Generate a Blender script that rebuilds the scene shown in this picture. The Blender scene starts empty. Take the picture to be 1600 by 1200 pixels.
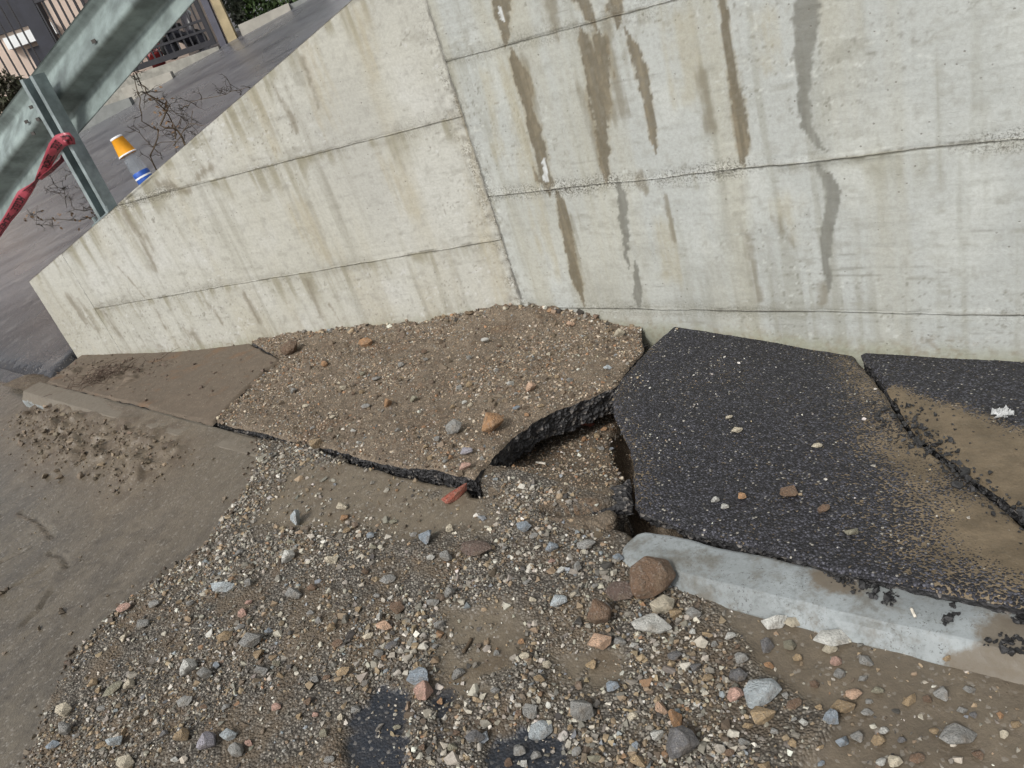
import bpy, bmesh, math, random
import numpy as np
from mathutils import Vector, Matrix

random.seed(7)
RNG = np.random.default_rng(11)
SC = bpy.context.scene
COL = SC.collection

# ------------------------------------------------------------------ camera
ROLL, PITCH, FPX, CAMH = .32924, .46804, 1178.7, 1.2
d_ = np.array([math.sin(ROLL)*math.cos(PITCH), math.cos(ROLL)*math.cos(PITCH), math.sin(PITCH)])
fw_ = np.array([0, 0, 1.]) - d_*d_[2]; fw_ /= np.linalg.norm(fw_)
rt_ = np.cross(d_, fw_)
CAM = np.array([0, 0, CAMH])
cam_data = bpy.data.cameras.new('camera'); cam = bpy.data.objects.new('camera', cam_data)
COL.objects.link(cam); SC.camera = cam
cam_data.sensor_width = 36; cam_data.lens = FPX/1600*36; cam_data.clip_start = .05; cam_data.clip_end = 3000
def _w(i, s): return Vector((rt_[i]*s, fw_[i]*s, -d_[i]*s))
M3 = Matrix((_w(0, 1), _w(1, -1), _w(2, -1))).transposed()
cam.matrix_world = Matrix.Translation(Vector(CAM)) @ M3.to_4x4()

# ------------------------------------------------------------------ light
SUN_EL, SUN_AZ = math.radians(46), math.radians(222)     # azimuth clockwise from +Y
world = bpy.data.worlds.new('World'); SC.world = world; world.use_nodes = True
wt = world.node_tree; wt.nodes.clear()
wo = wt.nodes.new('ShaderNodeOutputWorld'); wb = wt.nodes.new('ShaderNodeBackground')
sky = wt.nodes.new('ShaderNodeTexSky'); sky.sky_type = 'NISHITA'; sky.sun_disc = False
sky.sun_elevation = SUN_EL; sky.sun_rotation = SUN_AZ; sky.air_density = 1.0; sky.dust_density = 5.0; sky.ozone_density = 1.0
hs = wt.nodes.new('ShaderNodeHueSaturation'); hs.inputs['Saturation'].default_value = .22   # overcast: cloud whitens the sky
wt.links.new(sky.outputs[0], hs.inputs['Color']); wt.links.new(hs.outputs[0], wb.inputs[0])
wb.inputs[1].default_value = .092
wt.links.new(wb.outputs[0], wo.inputs[0])
sun_d = bpy.data.lights.new('sun', 'SUN'); sun_d.energy = 1.5; sun_d.angle = math.radians(11); sun_d.color = (1, .97, .92)
sun = bpy.data.objects.new('sun', sun_d); COL.objects.link(sun)
sv = Vector((math.sin(SUN_AZ)*math.cos(SUN_EL), math.cos(SUN_AZ)*math.cos(SUN_EL), math.sin(SUN_EL)))
sun.rotation_euler = sv.to_track_quat('Z', 'Y').to_euler(); sun.location = sv*30
vs = SC.view_settings; vs.view_transform = 'Standard'; vs.look = 'None'; vs.gamma = 1; vs.use_curve_mapping = False
vs.exposure = 0.62
SC.cycles.max_bounces = 5; SC.cycles.diffuse_bounces = 3; SC.cycles.glossy_bounces = 2; SC.cycles.transmission_bounces = 5

# ------------------------------------------------------------------ geometry helpers
def ray(x, y):
    v = np.array([(x-800)/FPX, (y-600)/FPX, 1.]); return np.array([v@rt_, v@fw_, -(v@d_)])
def hitplane(x, y, n, p0):
    r = ray(x, y); return CAM + ((np.array(p0)-CAM)@n)/(r@n)*r
K0 = hitplane(820, 487, np.array([0, 0, 1.]), (0, 0, 0))            # foot of the wall's inner corner
AA, AB = -.52635, -.79244
dA = np.array([-math.cos(AA), -math.sin(AA), 0]); dB = np.array([math.cos(AB), math.sin(AB), 0])
nB = np.array([-dB[1], dB[0], 0])                                    # away from the street
nA = np.array([dA[1], -dA[0], 0])                                    # away from the street, behind the wing wall
def W(s, t, z):                                                      # street coordinates -> world (s along main wall, t out from it)
    s = np.asarray(s, float); t = np.asarray(t, float); z = np.asarray(z, float)
    return np.stack([K0[0]+s*dB[0]-t*nB[0], K0[1]+s*dB[1]-t*nB[1], z+0*s], -1)
def ST(P): r = np.asarray(P)-K0; return np.array([r@dB, -(r@nB)])
def on(x, y, zf):                                                    # where a sight line meets the surface z = zf(s,t)
    z = 0.
    for _ in range(40):
        P = hitplane(x, y, np.array([0, 0, 1.]), (0, 0, z)); q = ST(P)
        z = z*.4 + .6*float(zf(np.array([q[0]]), np.array([q[1]]))[0])
    return q
def ons(pts, zf): return [tuple(on(x, y, zf)) for x, y in pts]
def wallA(x, y, off=0.):
    P = hitplane(x, y, nA, K0+off*nA); return float((P-K0)@dA), float(P[2])
def wallB(x, y, off=0.):
    P = hitplane(x, y, nB, K0+off*nB); return float((P-K0)@dB), float(P[2])
def Apos(u, z, off=0.): return K0 + dA*u + nA*off + np.array([0, 0, z])

def _h(ix, iy, sd):
    n = (ix.astype(np.int64)*374761393 + iy.astype(np.int64)*668265263 + sd*1442695041) & 0x7fffffff
    n = ((n ^ (n >> 13))*1274126177) & 0x7fffffff
    return ((n ^ (n >> 16)) & 0xffff)/65535.
def vn(x, y, sd=0):
    x = np.asarray(x, float); y = np.asarray(y, float)
    x0 = np.floor(x); y0 = np.floor(y); fx = x-x0; fy = y-y0
    fx = fx*fx*(3-2*fx); fy = fy*fy*(3-2*fy)
    a = _h(x0, y0, sd); b = _h(x0+1, y0, sd); c = _h(x0, y0+1, sd); e = _h(x0+1, y0+1, sd)
    return (a*(1-fx)+b*fx)*(1-fy)+(c*(1-fx)+e*fx)*fy
def fbm(x, y, sd=0, oc=4):
    v = 0; a = .5; tot = 0
    for i in range(oc):
        v = v + a*vn(np.asarray(x)*2**i+i*17.3, np.asarray(y)*2**i-i*9.1, sd+i); tot += a; a *= .5
    return v/tot*2-1
def sm(x, a, b):
    t = np.clip((x-a)/(b-a), 0, 1); return t*t*(3-2*t)
def rbf(pts):
    P = np.array(pts, float); X = P[:, :2]; n = len(P)
    def k(r): return np.where(r > 1e-9, r*r*np.log(r+1e-12), 0)
    D = np.linalg.norm(X[:, None]-X[None], axis=2)
    A = np.zeros((n+3, n+3)); A[:n, :n] = k(D)+np.eye(n)*2e-3; A[:n, n] = 1; A[:n, n+1:] = X; A[n:, :n] = A[:n, n:].T
    c = np.linalg.solve(A, np.concatenate([P[:, 2], [0, 0, 0]]))
    def f(s, t):
        s = np.asarray(s, float); t = np.asarray(t, float); o = c[n]+c[n+1]*s+c[n+2]*t
        for i in range(n): o = o + c[i]*k(np.hypot(s-X[i, 0], t-X[i, 1]))
        return o
    return f
def segdist(x, y, pl, closed=False):
    out = np.full(np.shape(x), 1e9); n = len(pl)
    for i in range(n if closed else n-1):
        ax, ay = pl[i][:2]; bx, by = pl[(i+1) % n][:2]; dx, dy = bx-ax, by-ay; L = dx*dx+dy*dy+1e-12
        h = np.clip(((x-ax)*dx+(y-ay)*dy)/L, 0, 1)
        out = np.minimum(out, np.hypot(x-ax-h*dx, y-ay-h*dy))
    return out
def inpoly(x, y, pl):
    ins = np.zeros(np.shape(x), bool); n = len(pl)
    for i in range(n):
        ax, ay = pl[i][:2]; bx, by = pl[(i+1) % n][:2]
        c = ((ay > y) != (by > y)) & (x < (bx-ax)*(y-ay)/((by-ay) or 1e-12)+ax)
        ins ^= c
    return ins
def sdf(x, y, pl): return np.where(inpoly(x, y, pl), 1, -1)*segdist(x, y, pl, True)   # positive inside

# ------------------------------------------------------------------ object helpers
def link(o, parent=None):
    COL.objects.link(o)
    if parent is not None: o.parent = parent
    return o
def tag(o, label=None, cat=None, group=None, kind=None):
    if label: o['label'] = label
    if cat: o['category'] = cat
    if group: o['group'] = group
    if kind or cat: o['kind'] = kind or 'thing'
    return o
def empty(name, loc=(0, 0, 0), parent=None):
    o = bpy.data.objects.new(name, None); o.empty_display_size = .1; o.location = Vector(loc); return link(o, parent)
def mesh_np(name, V, F, mat=None, parent=None, smooth=True, attrs=None, mats=None, midx=None):
    """V (n,3); F (m,4) or (m,3) int array, or a list of such arrays"""
    Fs = F if isinstance(F, list) else [F]
    Fs = [np.asarray(f, np.int32) for f in Fs if len(f)]
    me = bpy.data.meshes.new(name); V = np.asarray(V, np.float32)
    me.vertices.add(len(V)); me.vertices.foreach_set('co', V.ravel())
    nl = sum(f.size for f in Fs); me.loops.add(nl); me.loops.foreach_set('vertex_index', np.concatenate([f.ravel() for f in Fs]))
    nf = sum(len(f) for f in Fs); me.polygons.add(nf)
    sizes = np.concatenate([np.full(len(f), f.shape[1], np.int32) for f in Fs])
    st = np.concatenate([[0], np.cumsum(sizes)[:-1]]).astype(np.int32)
    me.polygons.foreach_set('loop_start', st); me.polygons.foreach_set('loop_total', sizes)
    me.polygons.foreach_set('use_smooth', np.full(nf, smooth))
    if mats:
        for m in mats: me.materials.append(m)
        if midx is not None: me.polygons.foreach_set('material_index', np.asarray(midx, np.int32))
    elif mat: me.materials.append(mat)
    for k, a in (attrs or {}).items():
        a = np.asarray(a, np.float32)
        if a.ndim == 1:
            at = me.attributes.new(k, 'FLOAT', 'POINT'); at.data.foreach_set('value', a)
        else:
            at = me.attributes.new(k, 'FLOAT_COLOR', 'POINT')
            at.data.foreach_set('color', np.concatenate([a, np.ones((len(a), 1), np.float32)], 1).ravel())
    me.update(); me.validate()
    return link(bpy.data.objects.new(name, me), parent)
def grid_faces(n, m, flip=False):
    i, j = np.meshgrid(np.arange(n-1), np.arange(m-1), indexing='ij'); a = (i*m+j).ravel()
    f = np.stack([a, a+m, a+m+1, a+1], 1)
    return f[:, ::-1] if flip else f
class MB:
    def __init__(s): s.v = []; s.f = []
    def add(s, V, F):
        o = len(s.v); s.v += [tuple(map(float, p)) for p in V]; s.f += [tuple(i+o for i in f) for f in F]
    def box(s, a, b):
        x0, y0, z0 = a; x1, y1, z1 = b
        s.add([(x0,y0,z0),(x1,y0,z0),(x1,y1,z0),(x0,y1,z0),(x0,y0,z1),(x1,y0,z1),(x1,y1,z1),(x0,y1,z1)],
              [(0,3,2,1),(4,5,6,7),(0,1,5,4),(1,2,6,5),(2,3,7,6),(3,0,4,7)])
    def hexa(s, P):                                                   # 8 corners in box order
        s.add(P, [(0,3,2,1),(4,5,6,7),(0,1,5,4),(1,2,6,5),(2,3,7,6),(3,0,4,7)])
    def tube(s, pts, rad, n=6, cap=True):
        pts = [Vector(p) for p in pts]; rad = rad if isinstance(rad, (list, tuple)) else [rad]*len(pts); V = []
        for i, p in enumerate(pts):
            t = (pts[min(i+1, len(pts)-1)]-pts[max(i-1, 0)]).normalized()
            a = t.orthogonal().normalized() if i == 0 else (a - t*a.dot(t)).normalized()
            b = t.cross(a)
            for k in range(n):
                w = 2*math.pi*k/n; V.append(p+(a*math.cos(w)+b*math.sin(w))*rad[i])
        F = [(i*n+k, i*n+(k+1) % n, (i+1)*n+(k+1) % n, (i+1)*n+k) for i in range(len(pts)-1) for k in range(n)]
        if cap: F += [tuple(range(n))[::-1], tuple(range((len(pts)-1)*n, len(pts)*n))]
        s.add(V, F)
    def lathe(s, prof, n=20, org=(0, 0, 0), axis=(0, 0, 1)):
        q = Vector(axis).to_track_quat('Z', 'Y'); V = []
        for r, z in prof:
            for k in range(n):
                w = 2*math.pi*k/n; V.append(Vector(org)+q @ Vector((r*math.cos(w), r*math.sin(w), z)))
        s.add(V, [(i*n+k, i*n+(k+1) % n, (i+1)*n+(k+1) % n, (i+1)*n+k) for i in range(len(prof)-1) for k in range(n)])
    def build(s, name, mat, parent=None, smooth=False):
        me = bpy.data.meshes.new(name); me.from_pydata(s.v, [], s.f); me.materials.append(mat)
        if smooth: me.polygons.foreach_set('use_smooth', [True]*len(me.polygons))
        me.update(); return link(bpy.data.objects.new(name, me), parent)

# ------------------------------------------------------------------ material helpers
class NT:
    def __init__(s, name):
        s.m = bpy.data.materials.new(name); s.m.use_nodes = True; s.t = s.m.node_tree; s.n = s.t.nodes
        s.b = s.n['Principled BSDF']; s.co = s.n.new('ShaderNodeTexCoord')
    def lk(s, a, b): s.t.links.new(a, b)
    def val(s, sock, v):
        if isinstance(v, bpy.types.NodeSocket): s.lk(v, sock)
        else: sock.default_value = v
    def map(s, scale=(1, 1, 1), rot=(0, 0, 0), src='Object'):
        m = s.n.new('ShaderNodeMapping'); m.inputs['Scale'].default_value = scale; m.inputs['Rotation'].default_value = rot
        s.lk(s.co.outputs[src], m.inputs[0]); return m.outputs[0]
    def noise(s, scale, detail=4, rough=.6, vec=None, dist=0.):
        n = s.n.new('ShaderNodeTexNoise'); n.inputs['Scale'].default_value = scale; n.inputs['Detail'].default_value = detail
        n.inputs['Roughness'].default_value = rough; n.inputs['Distortion'].default_value = dist
        s.lk(vec if vec is not None else s.co.outputs['Object'], n.inputs['Vector']); return n.outputs['Fac']
    def voro(s, scale, vec=None, feat='F1', out='Distance', rnd=1.):
        n = s.n.new('ShaderNodeTexVoronoi'); n.feature = feat; n.inputs['Scale'].default_value = scale; n.inputs['Randomness'].default_value = rnd
        s.lk(vec if vec is not None else s.co.outputs['Object'], n.inputs['Vector']); return n.outputs[out]
    def ramp(s, x, a, b, lo=0., hi=1.):
        n = s.n.new('ShaderNodeMapRange'); n.interpolation_type = 'SMOOTHSTEP'; s.val(n.inputs[0], x)
        n.inputs[1].default_value = a; n.inputs[2].default_value = b; n.inputs[3].default_value = lo; n.inputs[4].default_value = hi
        return n.outputs[0]
    def math(s, op, a, b=0.):
        n = s.n.new('ShaderNodeMath'); n.operation = op; s.val(n.inputs[0], a); s.val(n.inputs[1], b); return n.outputs[0]
    def mix(s, f, a, b, mode='MIX'):
        n = s.n.new('ShaderNodeMix'); n.data_type = 'RGBA'; n.blend_type = mode; s.val(n.inputs[0], f)
        for sock, v in ((n.inputs[6], a), (n.inputs[7], b)):
            if isinstance(v, bpy.types.NodeSocket): s.lk(v, sock)
            else: sock.default_value = (*v[:3], 1)
        return n.outputs[2]
    def attr(s, name, col=False):
        n = s.n.new('ShaderNodeAttribute'); n.attribute_name = name; return n.outputs['Color' if col else 'Fac']
    def sep(s, col):
        n = s.n.new('ShaderNodeSeparateColor'); s.lk(col, n.inputs[0]); return n.outputs
    def bump(s, h, strength=.5, dist=.01, prev=None):
        n = s.n.new('ShaderNodeBump'); n.inputs['Strength'].default_value = strength; n.inputs['Distance'].default_value = dist
        s.lk(h, n.inputs['Height'])
        if prev is not None: s.lk(prev, n.inputs['Normal'])
        return n.outputs[0]
    def out(s, color=None, rough=None, normal=None, **kw):
        if color is not None: s.val(s.b.inputs['Base Color'], color if isinstance(color, bpy.types.NodeSocket) else (*color[:3], 1))
        if rough is not None: s.val(s.b.inputs['Roughness'], rough)
        if normal is not None: s.lk(normal, s.b.inputs['Normal'])
        for k, v in kw.items(): s.val(s.b.inputs[k.replace('_', ' ')], v)
        return s.m
def lin(r, g, b):
    f = lambda c: ((c/255+.055)/1.055)**2.4 if c > 10 else c/255/12.92
    return (f(r), f(g), f(b))

def simple(name, col, rough=.6, var=.25, scale=40, metal=0., bump=.15):
    m = NT(name); n = m.noise(scale, 5); big = m.noise(scale*.12, 3)
    c = m.mix(m.ramp(n, .3, .7), [x*(1-var) for x in col], [x*(1+var*.6) for x in col])
    c = m.mix(m.ramp(big, .35, .7, 0, .5), c, [x*(1-var) for x in col])
    return m.out(c, rough, m.bump(n, bump, .004), Metallic=metal)

# ================================================================== surfaces of the place (heights in street coordinates)
Z_MID = rbf([(-.54,.146,-.004),(-1.15,.314,.012),(-1.94,.528,.012),(-2.83,.773,.07),(0,0,.004),(.53,0,-.06),
             (-2.52,1.08,.092),(-1.81,1.08,.084),(-.834,1.08,.058),(-.354,1.08,.062),(-.09,1.08,.062),(.236,1.08,.062),(.618,1.08,.062),
             (.72,.47,.012),(.58,.62,.03),(0,.55,.035),(-.8,.6,.03)])
Z_BLK = rbf([(.70,0,-.052),(1.30,0,-.134),(1.0,0,-.092),(.80,.45,-.002),(.95,.85,.032),(1.11,1.06,.036),(1.57,1.06,.04),(1.95,1.06,.054),(2.4,1.06,.06),(1.4,.5,-.03),(1.9,.6,-.02)])
Z_RGT = rbf([(1.30,0,-.124),(1.77,0,-.126),(2.4,0,-.126),(1.6,.5,-.042),(1.9,.75,.012),(2.6,1.06,.066),(2.3,.5,-.03),(3.75,0,-.12),(3.75,1.06,.04),(3.0,.5,-.03)])
Z_STR0 = rbf([(-3.6,1.25,.015),(-2.5,1.25,.022),(-1.75,1.25,.070),(-1.2,1.22,.062),(-.7,1.22,.047),(-.3,1.2,.04),(.1,1.15,.036),(.5,1.15,.03),(.8,1.15,.02),(1.05,1.15,-.005),
              (1.27,1.22,-.034),(1.7,1.22,-.026),(2.4,1.22,.004),(-3,1.7,.02),(-1.5,1.7,.004),(-.5,1.7,.004),(.3,1.6,.016),(1,1.6,-.005),(1.7,1.6,-.035),
              (-3,2.6,.0),(-1,2.6,-.03),(.5,2.4,-.035),(1.8,2.4,-.045),(3,1.8,-.03),(-4.5,2,.04)])
# the gravel fan, the bare wet asphalt seen through it, and the smooth patches of sand, outlined on the ground
FAN = ons([(398,690),(385,760),(335,848),(235,912),(135,995),(70,1100),(30,1260),(300,1330),(800,1330),(1250,1300),(1290,1130),(1210,1030),(1120,960),(1010,900),(992,760),(900,735),(770,722),(620,715),(500,690)], Z_STR0)
WETP = [ons(p, Z_STR0) for p in ([(590,1070),(640,1065),(648,1110),(640,1190),(600,1260),(540,1260),(545,1170),(560,1120)], [(680,1100),(700,1090),(705,1150),(680,1160)],
                                 [(770,1150),(840,1145),(890,1170),(900,1260),(770,1260),(760,1190)])]
SANDP = [ons(p, Z_STR0) for p in ([(700,950),(790,940),(815,1000),(775,1080),(690,1070),(670,1010)], [(470,735),(560,720),(760,765),(760,835),(650,845),(560,825),(420,850),(380,830),(440,770)], [(870,1030),(960,1020),(980,1070),(890,1080)], [(1120,960),(1250,1000),(1400,1040),(1390,1110),(1250,1090)])]
BROWN = ons([(1080,950),(1700,1060),(1800,1330),(1200,1330),(1160,1100)], Z_STR0)
def fan_mask(s, t): return sm(sdf(s, t, FAN) + .05*fbm(s*6, t*6, 5, 3), -.01, .02)
def sand_mask(s, t): return np.max([sm(sdf(s, t, p)+.05*fbm(s*9, t*9, 8, 3), -.05, .05) for p in SANDP], 0)
def wet_mask(s, t): return np.max([sdf(s, t, p)+.035*fbm(s*22, t*22, 9, 3) for p in WETP], 0)
CREV = [(ons([(338,659),(385,672),(428,681)], Z_MID), .016), (ons([(503,699),(560,712),(650,731),(742,749)], Z_MID), .021), (ons([(742,752),(765,755)], Z_MID), .03), (ons([(850,782),(905,779),(975,770)], Z_MID), .018)]
def crev(s, t): return np.max([sm(segdist(s, t, p)+.006*fbm(s*40, t*40, 36, 3), w, w*.55) for p, w in CREV], 0)
def Z_STR(s, t):
    s = np.asarray(s, float); t = np.asarray(t, float)
    fan = fan_mask(s, t)*(1-.6*sand_mask(s, t)); wet = sm(wet_mask(s, t), -.02, .02); br = sm(sdf(s, t, BROWN), -.1, .15)
    z = Z_STR0(s, t) + .006*fbm(s*2.2, t*2.2, 21, 3)
    z = z + fan*(1-wet)*(.013 + .010*fbm(s*9, t*9, 3, 4) + .004*fbm(s*50, t*50, 4, 2))
    z = z + br*(.008*fbm(s*8, t*8, 31, 4)+.002*fbm(s*45, t*45, 32, 2))
    z = z + (1-fan)*(.0016*fbm(s*30+t*8, t*14, 33, 3)+.0022*np.maximum(fbm(s*26, t*26, 34, 4), 0))
    clods = sm(segdist(s, t, MUDCLOD), .20, .05)*sm(fbm(s*16, t*16, 41, 4), -.15, .5)
    z = z - .14*sm(t, 1.10, 1.06)*sm(s, 1.0, 1.1) - .07*sm(t, 1.10, 1.085)*sm(s, -.36, -.46) - .09*crev(s, t)
    return z + .028*clods - .012*crack_mask(s, t)
CRACKS = [ons(p, Z_STR0) for p in ([(-30,940),(0,925),(35,907),(72,884)], [(78,862),(98,868),(106,884)], [(0,877),(30,862),(45,855)], [(30,800),(60,812),(82,838)], [(35,975),(60,950),(80,920)])]
def crack_mask(s, t): return np.max([sm(segdist(s, t, p)+.006*fbm(s*30, t*30, 35, 3), .011, .003) for p in CRACKS], 0)
MUDCLOD = ons([(60,640),(110,690),(180,690),(235,720)], Z_STR0)
CRACK_MID = ons([(500,572),(522,562),(548,551)], Z_MID)
def Z_MIDD(s, t):
    z = Z_MID(s, t) + .014*fbm(s*5, t*5, 51, 4)+.008*np.maximum(fbm(s*18, t*18, 52, 4), -.25)+.0035*fbm(s*70, t*70, 53, 2)
    d = segdist(s, t, CRACK_MID)
    z = z - .05*sm(d, .011, .004) + .014*sm(segdist(s, t-.035, CRACK_MID), .05, .01)
    a = np.clip(t+.2727*np.minimum(s, 0), 0, 9)                      # dirt heaped along the wall foot
    return z + .024*sm(a, .22, .0)*sm(s, -1.75, -1.2)*(1+.8*fbm(s*14, t*14, 55, 3))*sm(s, .55, .2)
def Z_LEFT(s, t): return Z_MID(s, t)-.004+.004*fbm(s*6, t*6, 61, 3)+.0012*fbm(s*40, t*40, 62, 2)+.02*sm(segdist(s, t, [(-2.5,.93),(-2.05,.85),(-1.9,.95)]), .16, .02)*sm(fbm(s*18, t*18, 63, 3), -.2, .5)
def Z_BLKD(s, t): return Z_BLK(s, t)+.004*fbm(s*5, t*5, 71, 3)+.0012*fbm(s*60, t*60, 72, 2)
def Z_RGTD(s, t): return Z_RGT(s, t)+.004*fbm(s*5, t*5, 75, 3)+.0012*fbm(s*60, t*60, 76, 2)
LEFT_B0 = ons([(972,585),(955,620),(962,655),(985,700),(990,760),(992,795)], Z_BLK)
def Z_SOIL(s, t):
    z = Z_MID(np.clip(s, -3, .8), t)-.165+.12*sm(t, .74, 1.04)*sm(s, 1.12, .98)
    z = z + (.03*sm(segdist(s, t, [(.78,.95),(.95,.85)]), .25, .02))
    z = z-.06*sm(s, 1.0, 1.2)
    z = z - .10*sm(segdist(s, t, LEFT_B0), .045, .015) - .07*crev(s, t)
    return z+.015*fbm(s*7, t*7, 81, 4)+.007*fbm(s*30, t*30, 82, 3)

# ================================================================== materials
def mat_concrete(name):
    m = NT(name); col = m.attr('Col', True); wet = m.attr('wet')
    n3 = m.noise(85, 3, .7); hst = m.noise(1, 3, .7, m.map((9, 40, 150)))
    pit = m.ramp(m.voro(26), .10, .05)
    c = m.mix(m.ramp(n3, .3, .72, .0, .24), col, (.16,.15,.125)); c = m.mix(m.ramp(hst, .58, .75, 0, .12), c, (.24,.24,.215))
    c = m.mix(m.math('MULTIPLY', pit, m.ramp(hst, .42, .5, 0, .6)), c, (.12,.11,.09))
    cr = m.attr('crumb'); cn = m.noise(135, 3, .75); c = m.mix(m.math('MULTIPLY', cr, m.ramp(cn, .50, .60)), c, (.10,.095,.08)); c = m.mix(m.math('MULTIPLY', cr, m.ramp(cn, .44, .34, 0, .7)), c, (.56,.56,.53))
    n3 = m.math('ADD', n3, m.math('MULTIPLY', m.math('MULTIPLY', cr, cn), -2.2))
    h = m.math('ADD', m.math('MULTIPLY', hst, .28), m.math('SUBTRACT', n3, m.math('MULTIPLY', pit, .6)))
    return m.out(c, m.math('SUBTRACT', .9, m.math('MULTIPLY', wet, .35)), m.bump(h, .32, .004))
M = {}
M['wing'] = mat_concrete('wing_concrete')
M['main'] = mat_concrete('main_concrete')
M['core'] = simple('core_concrete', (.40,.39,.35), .9, .2, 30)

def mat_asphalt_dark():
    m = NT('fresh_asphalt'); mud = m.attr('mud'); vn_ = m.n.new('ShaderNodeTexVoronoi'); vn_.inputs['Scale'].default_value = 180; m.lk(m.co.outputs['Object'], vn_.inputs['Vector']); vd = vn_.outputs['Distance']; vc = m.sep(vn_.outputs['Color'])
    n = m.noise(6, 4, .7); n2 = m.noise(40, 4, .75)
    r2 = m.math('POWER', vc[0], 2.6)
    c = m.mix(r2, (.005,.005,.008), (.105,.106,.130)); c = m.mix(m.ramp(vc[1], .975, .985), c, (.34,.32,.28))
    c = m.mix(m.ramp(vd, .35, .65, 0, .8), c, (.008,.008,.010)); c = m.mix(m.ramp(n, .52, .72, 0, .45), c, (.012,.012,.015)); c = m.mix(m.ramp(n2, .58, .78, 0, .25), c, (.06,.052,.042))
    mm = m.math('ADD', mud, m.math('ADD', m.math('MULTIPLY', m.math('SUBTRACT', n2, .5), .55), m.math('MULTIPLY', m.math('SUBTRACT', vd, .38), .75)))
    mk = m.ramp(mm, .46, .60); tan = m.mix(m.ramp(n, .3, .7), (.095,.072,.043), (.185,.142,.09)); c = m.mix(m.math('MULTIPLY', mk, .94), c, tan)
    h = m.math('MULTIPLY', m.math('SUBTRACT', 1., vd), m.math('SUBTRACT', 1., m.math('MULTIPLY', mk, .85)))
    return m.out(c, m.ramp(n2, .3, .7, .5, .9), m.bump(m.math('ADD', h, m.math('MULTIPLY', n2, .4)), .9, .005))
M['asphalt'] = mat_asphalt_dark()
def mat_asphalt_side():
    m = NT('broken_asphalt_face'); v = m.voro(95); vc = m.sep(m.voro(95, out='Color'))
    c = m.mix(vc[0], (.010,.010,.011), (.045,.044,.046)); c = m.mix(m.ramp(vc[1], .88, .93, 0, .6), c, (.22,.2,.18))
    return m.out(c, .75, m.bump(v, 1., .009))
M['asphalt_side'] = mat_asphalt_side()

def mat_dirt(name, a, b, cc, grain=1., stone=.35):
    m = NT(name); n = m.noise(5, 4, .65); n2 = m.noise(42, 4, .78)
    vn_ = m.n.new('ShaderNodeTexVoronoi'); vn_.inputs['Scale'].default_value = 170; m.lk(m.co.outputs['Object'], vn_.inputs['Vector']); vd = vn_.outputs['Distance']; vc = m.sep(vn_.outputs['Color'])
    c = m.mix(m.ramp(n, .35, .65), a, b); c = m.mix(m.ramp(n2, .38, .68, 0, .6), c, cc); c = m.mix(m.ramp(n, .56, .70, 0, .6), c, (.165,.092,.046))
    sp = m.math('MULTIPLY', m.ramp(vd, .52, .3), m.ramp(vc[0], 1-stone*1.3, 1-stone*.8)); c = m.mix(m.ramp(vd, .35, .65, 0, .6*stone/.35), c, (.05,.039,.028))
    stc = m.mix(vc[1], (.10,.082,.062), (.33,.28,.215)); c = m.mix(m.math('MULTIPLY', sp, .85), c, stc)
    c = m.mix(m.ramp(n2, .28, .5, .45*grain, 0), c, (.045,.036,.027))
    h = m.math('ADD', m.math('MULTIPLY', n2, 1.3), m.math('MULTIPLY', sp, m.math('SUBTRACT', 1.1, vd)))
    return m.out(c, m.ramp(n2, .3, .7, .62, .95), m.bump(h, .6*grain, .008))
M['dirt'] = mat_dirt('stony_dirt', (.190,.145,.100), (.120,.088,.060), (.235,.19,.138))
M['pit'] = mat_dirt('pit_soil', (.155,.12,.082), (.115,.086,.058), (.19,.152,.108), 1.3)
M['mud'] = mat_dirt('pavement_mud', (.128,.098,.070), (.098,.077,.056), (.145,.115,.085), .5, .08)
def mat_street():
    m = NT('muddy_street'); col = m.attr('Col', True); fan = m.attr('fan'); gl = m.attr('gloss')
    vn_ = m.n.new('ShaderNodeTexVoronoi'); vn_.inputs['Scale'].default_value = 165; m.lk(m.co.outputs['Object'], vn_.inputs['Vector']); vd = vn_.outputs['Distance']; vc = m.sep(vn_.outputs['Color'])
    n2 = m.noise(46, 4, .75)
    g = m.mix(m.math('POWER', vc[0], 1.6), (.055,.047,.036), (.36,.335,.285)); g = m.mix(m.ramp(vc[2], .88, .97, 0, .6), g, (.18,.115,.065)); g = m.mix(m.ramp(vd, .28, .55, 0, .85), g, (.028,.024,.019))
    c = m.mix(m.math('MULTIPLY', m.math('MULTIPLY', fan, m.ramp(gl, .42, .6)), m.ramp(m.noise(7, 4, .65), .40, .56, .12, .95)), col, g)
    c = m.mix(m.ramp(n2, .32, .62, .30, 0), c, (.05,.042,.034)); c = m.mix(m.ramp(vc[1], .90, .98, 0, .35), c, (.3,.28,.25))
    h = m.math('ADD', m.math('MULTIPLY', m.math('SUBTRACT', 1., vd), m.math('ADD', .18, m.math('MULTIPLY', m.math('MULTIPLY', fan, m.ramp(gl, .42, .62, .2, 1.)), 1.6))), n2)
    return m.out(c, gl, m.bump(h, .65, .005))
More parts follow.
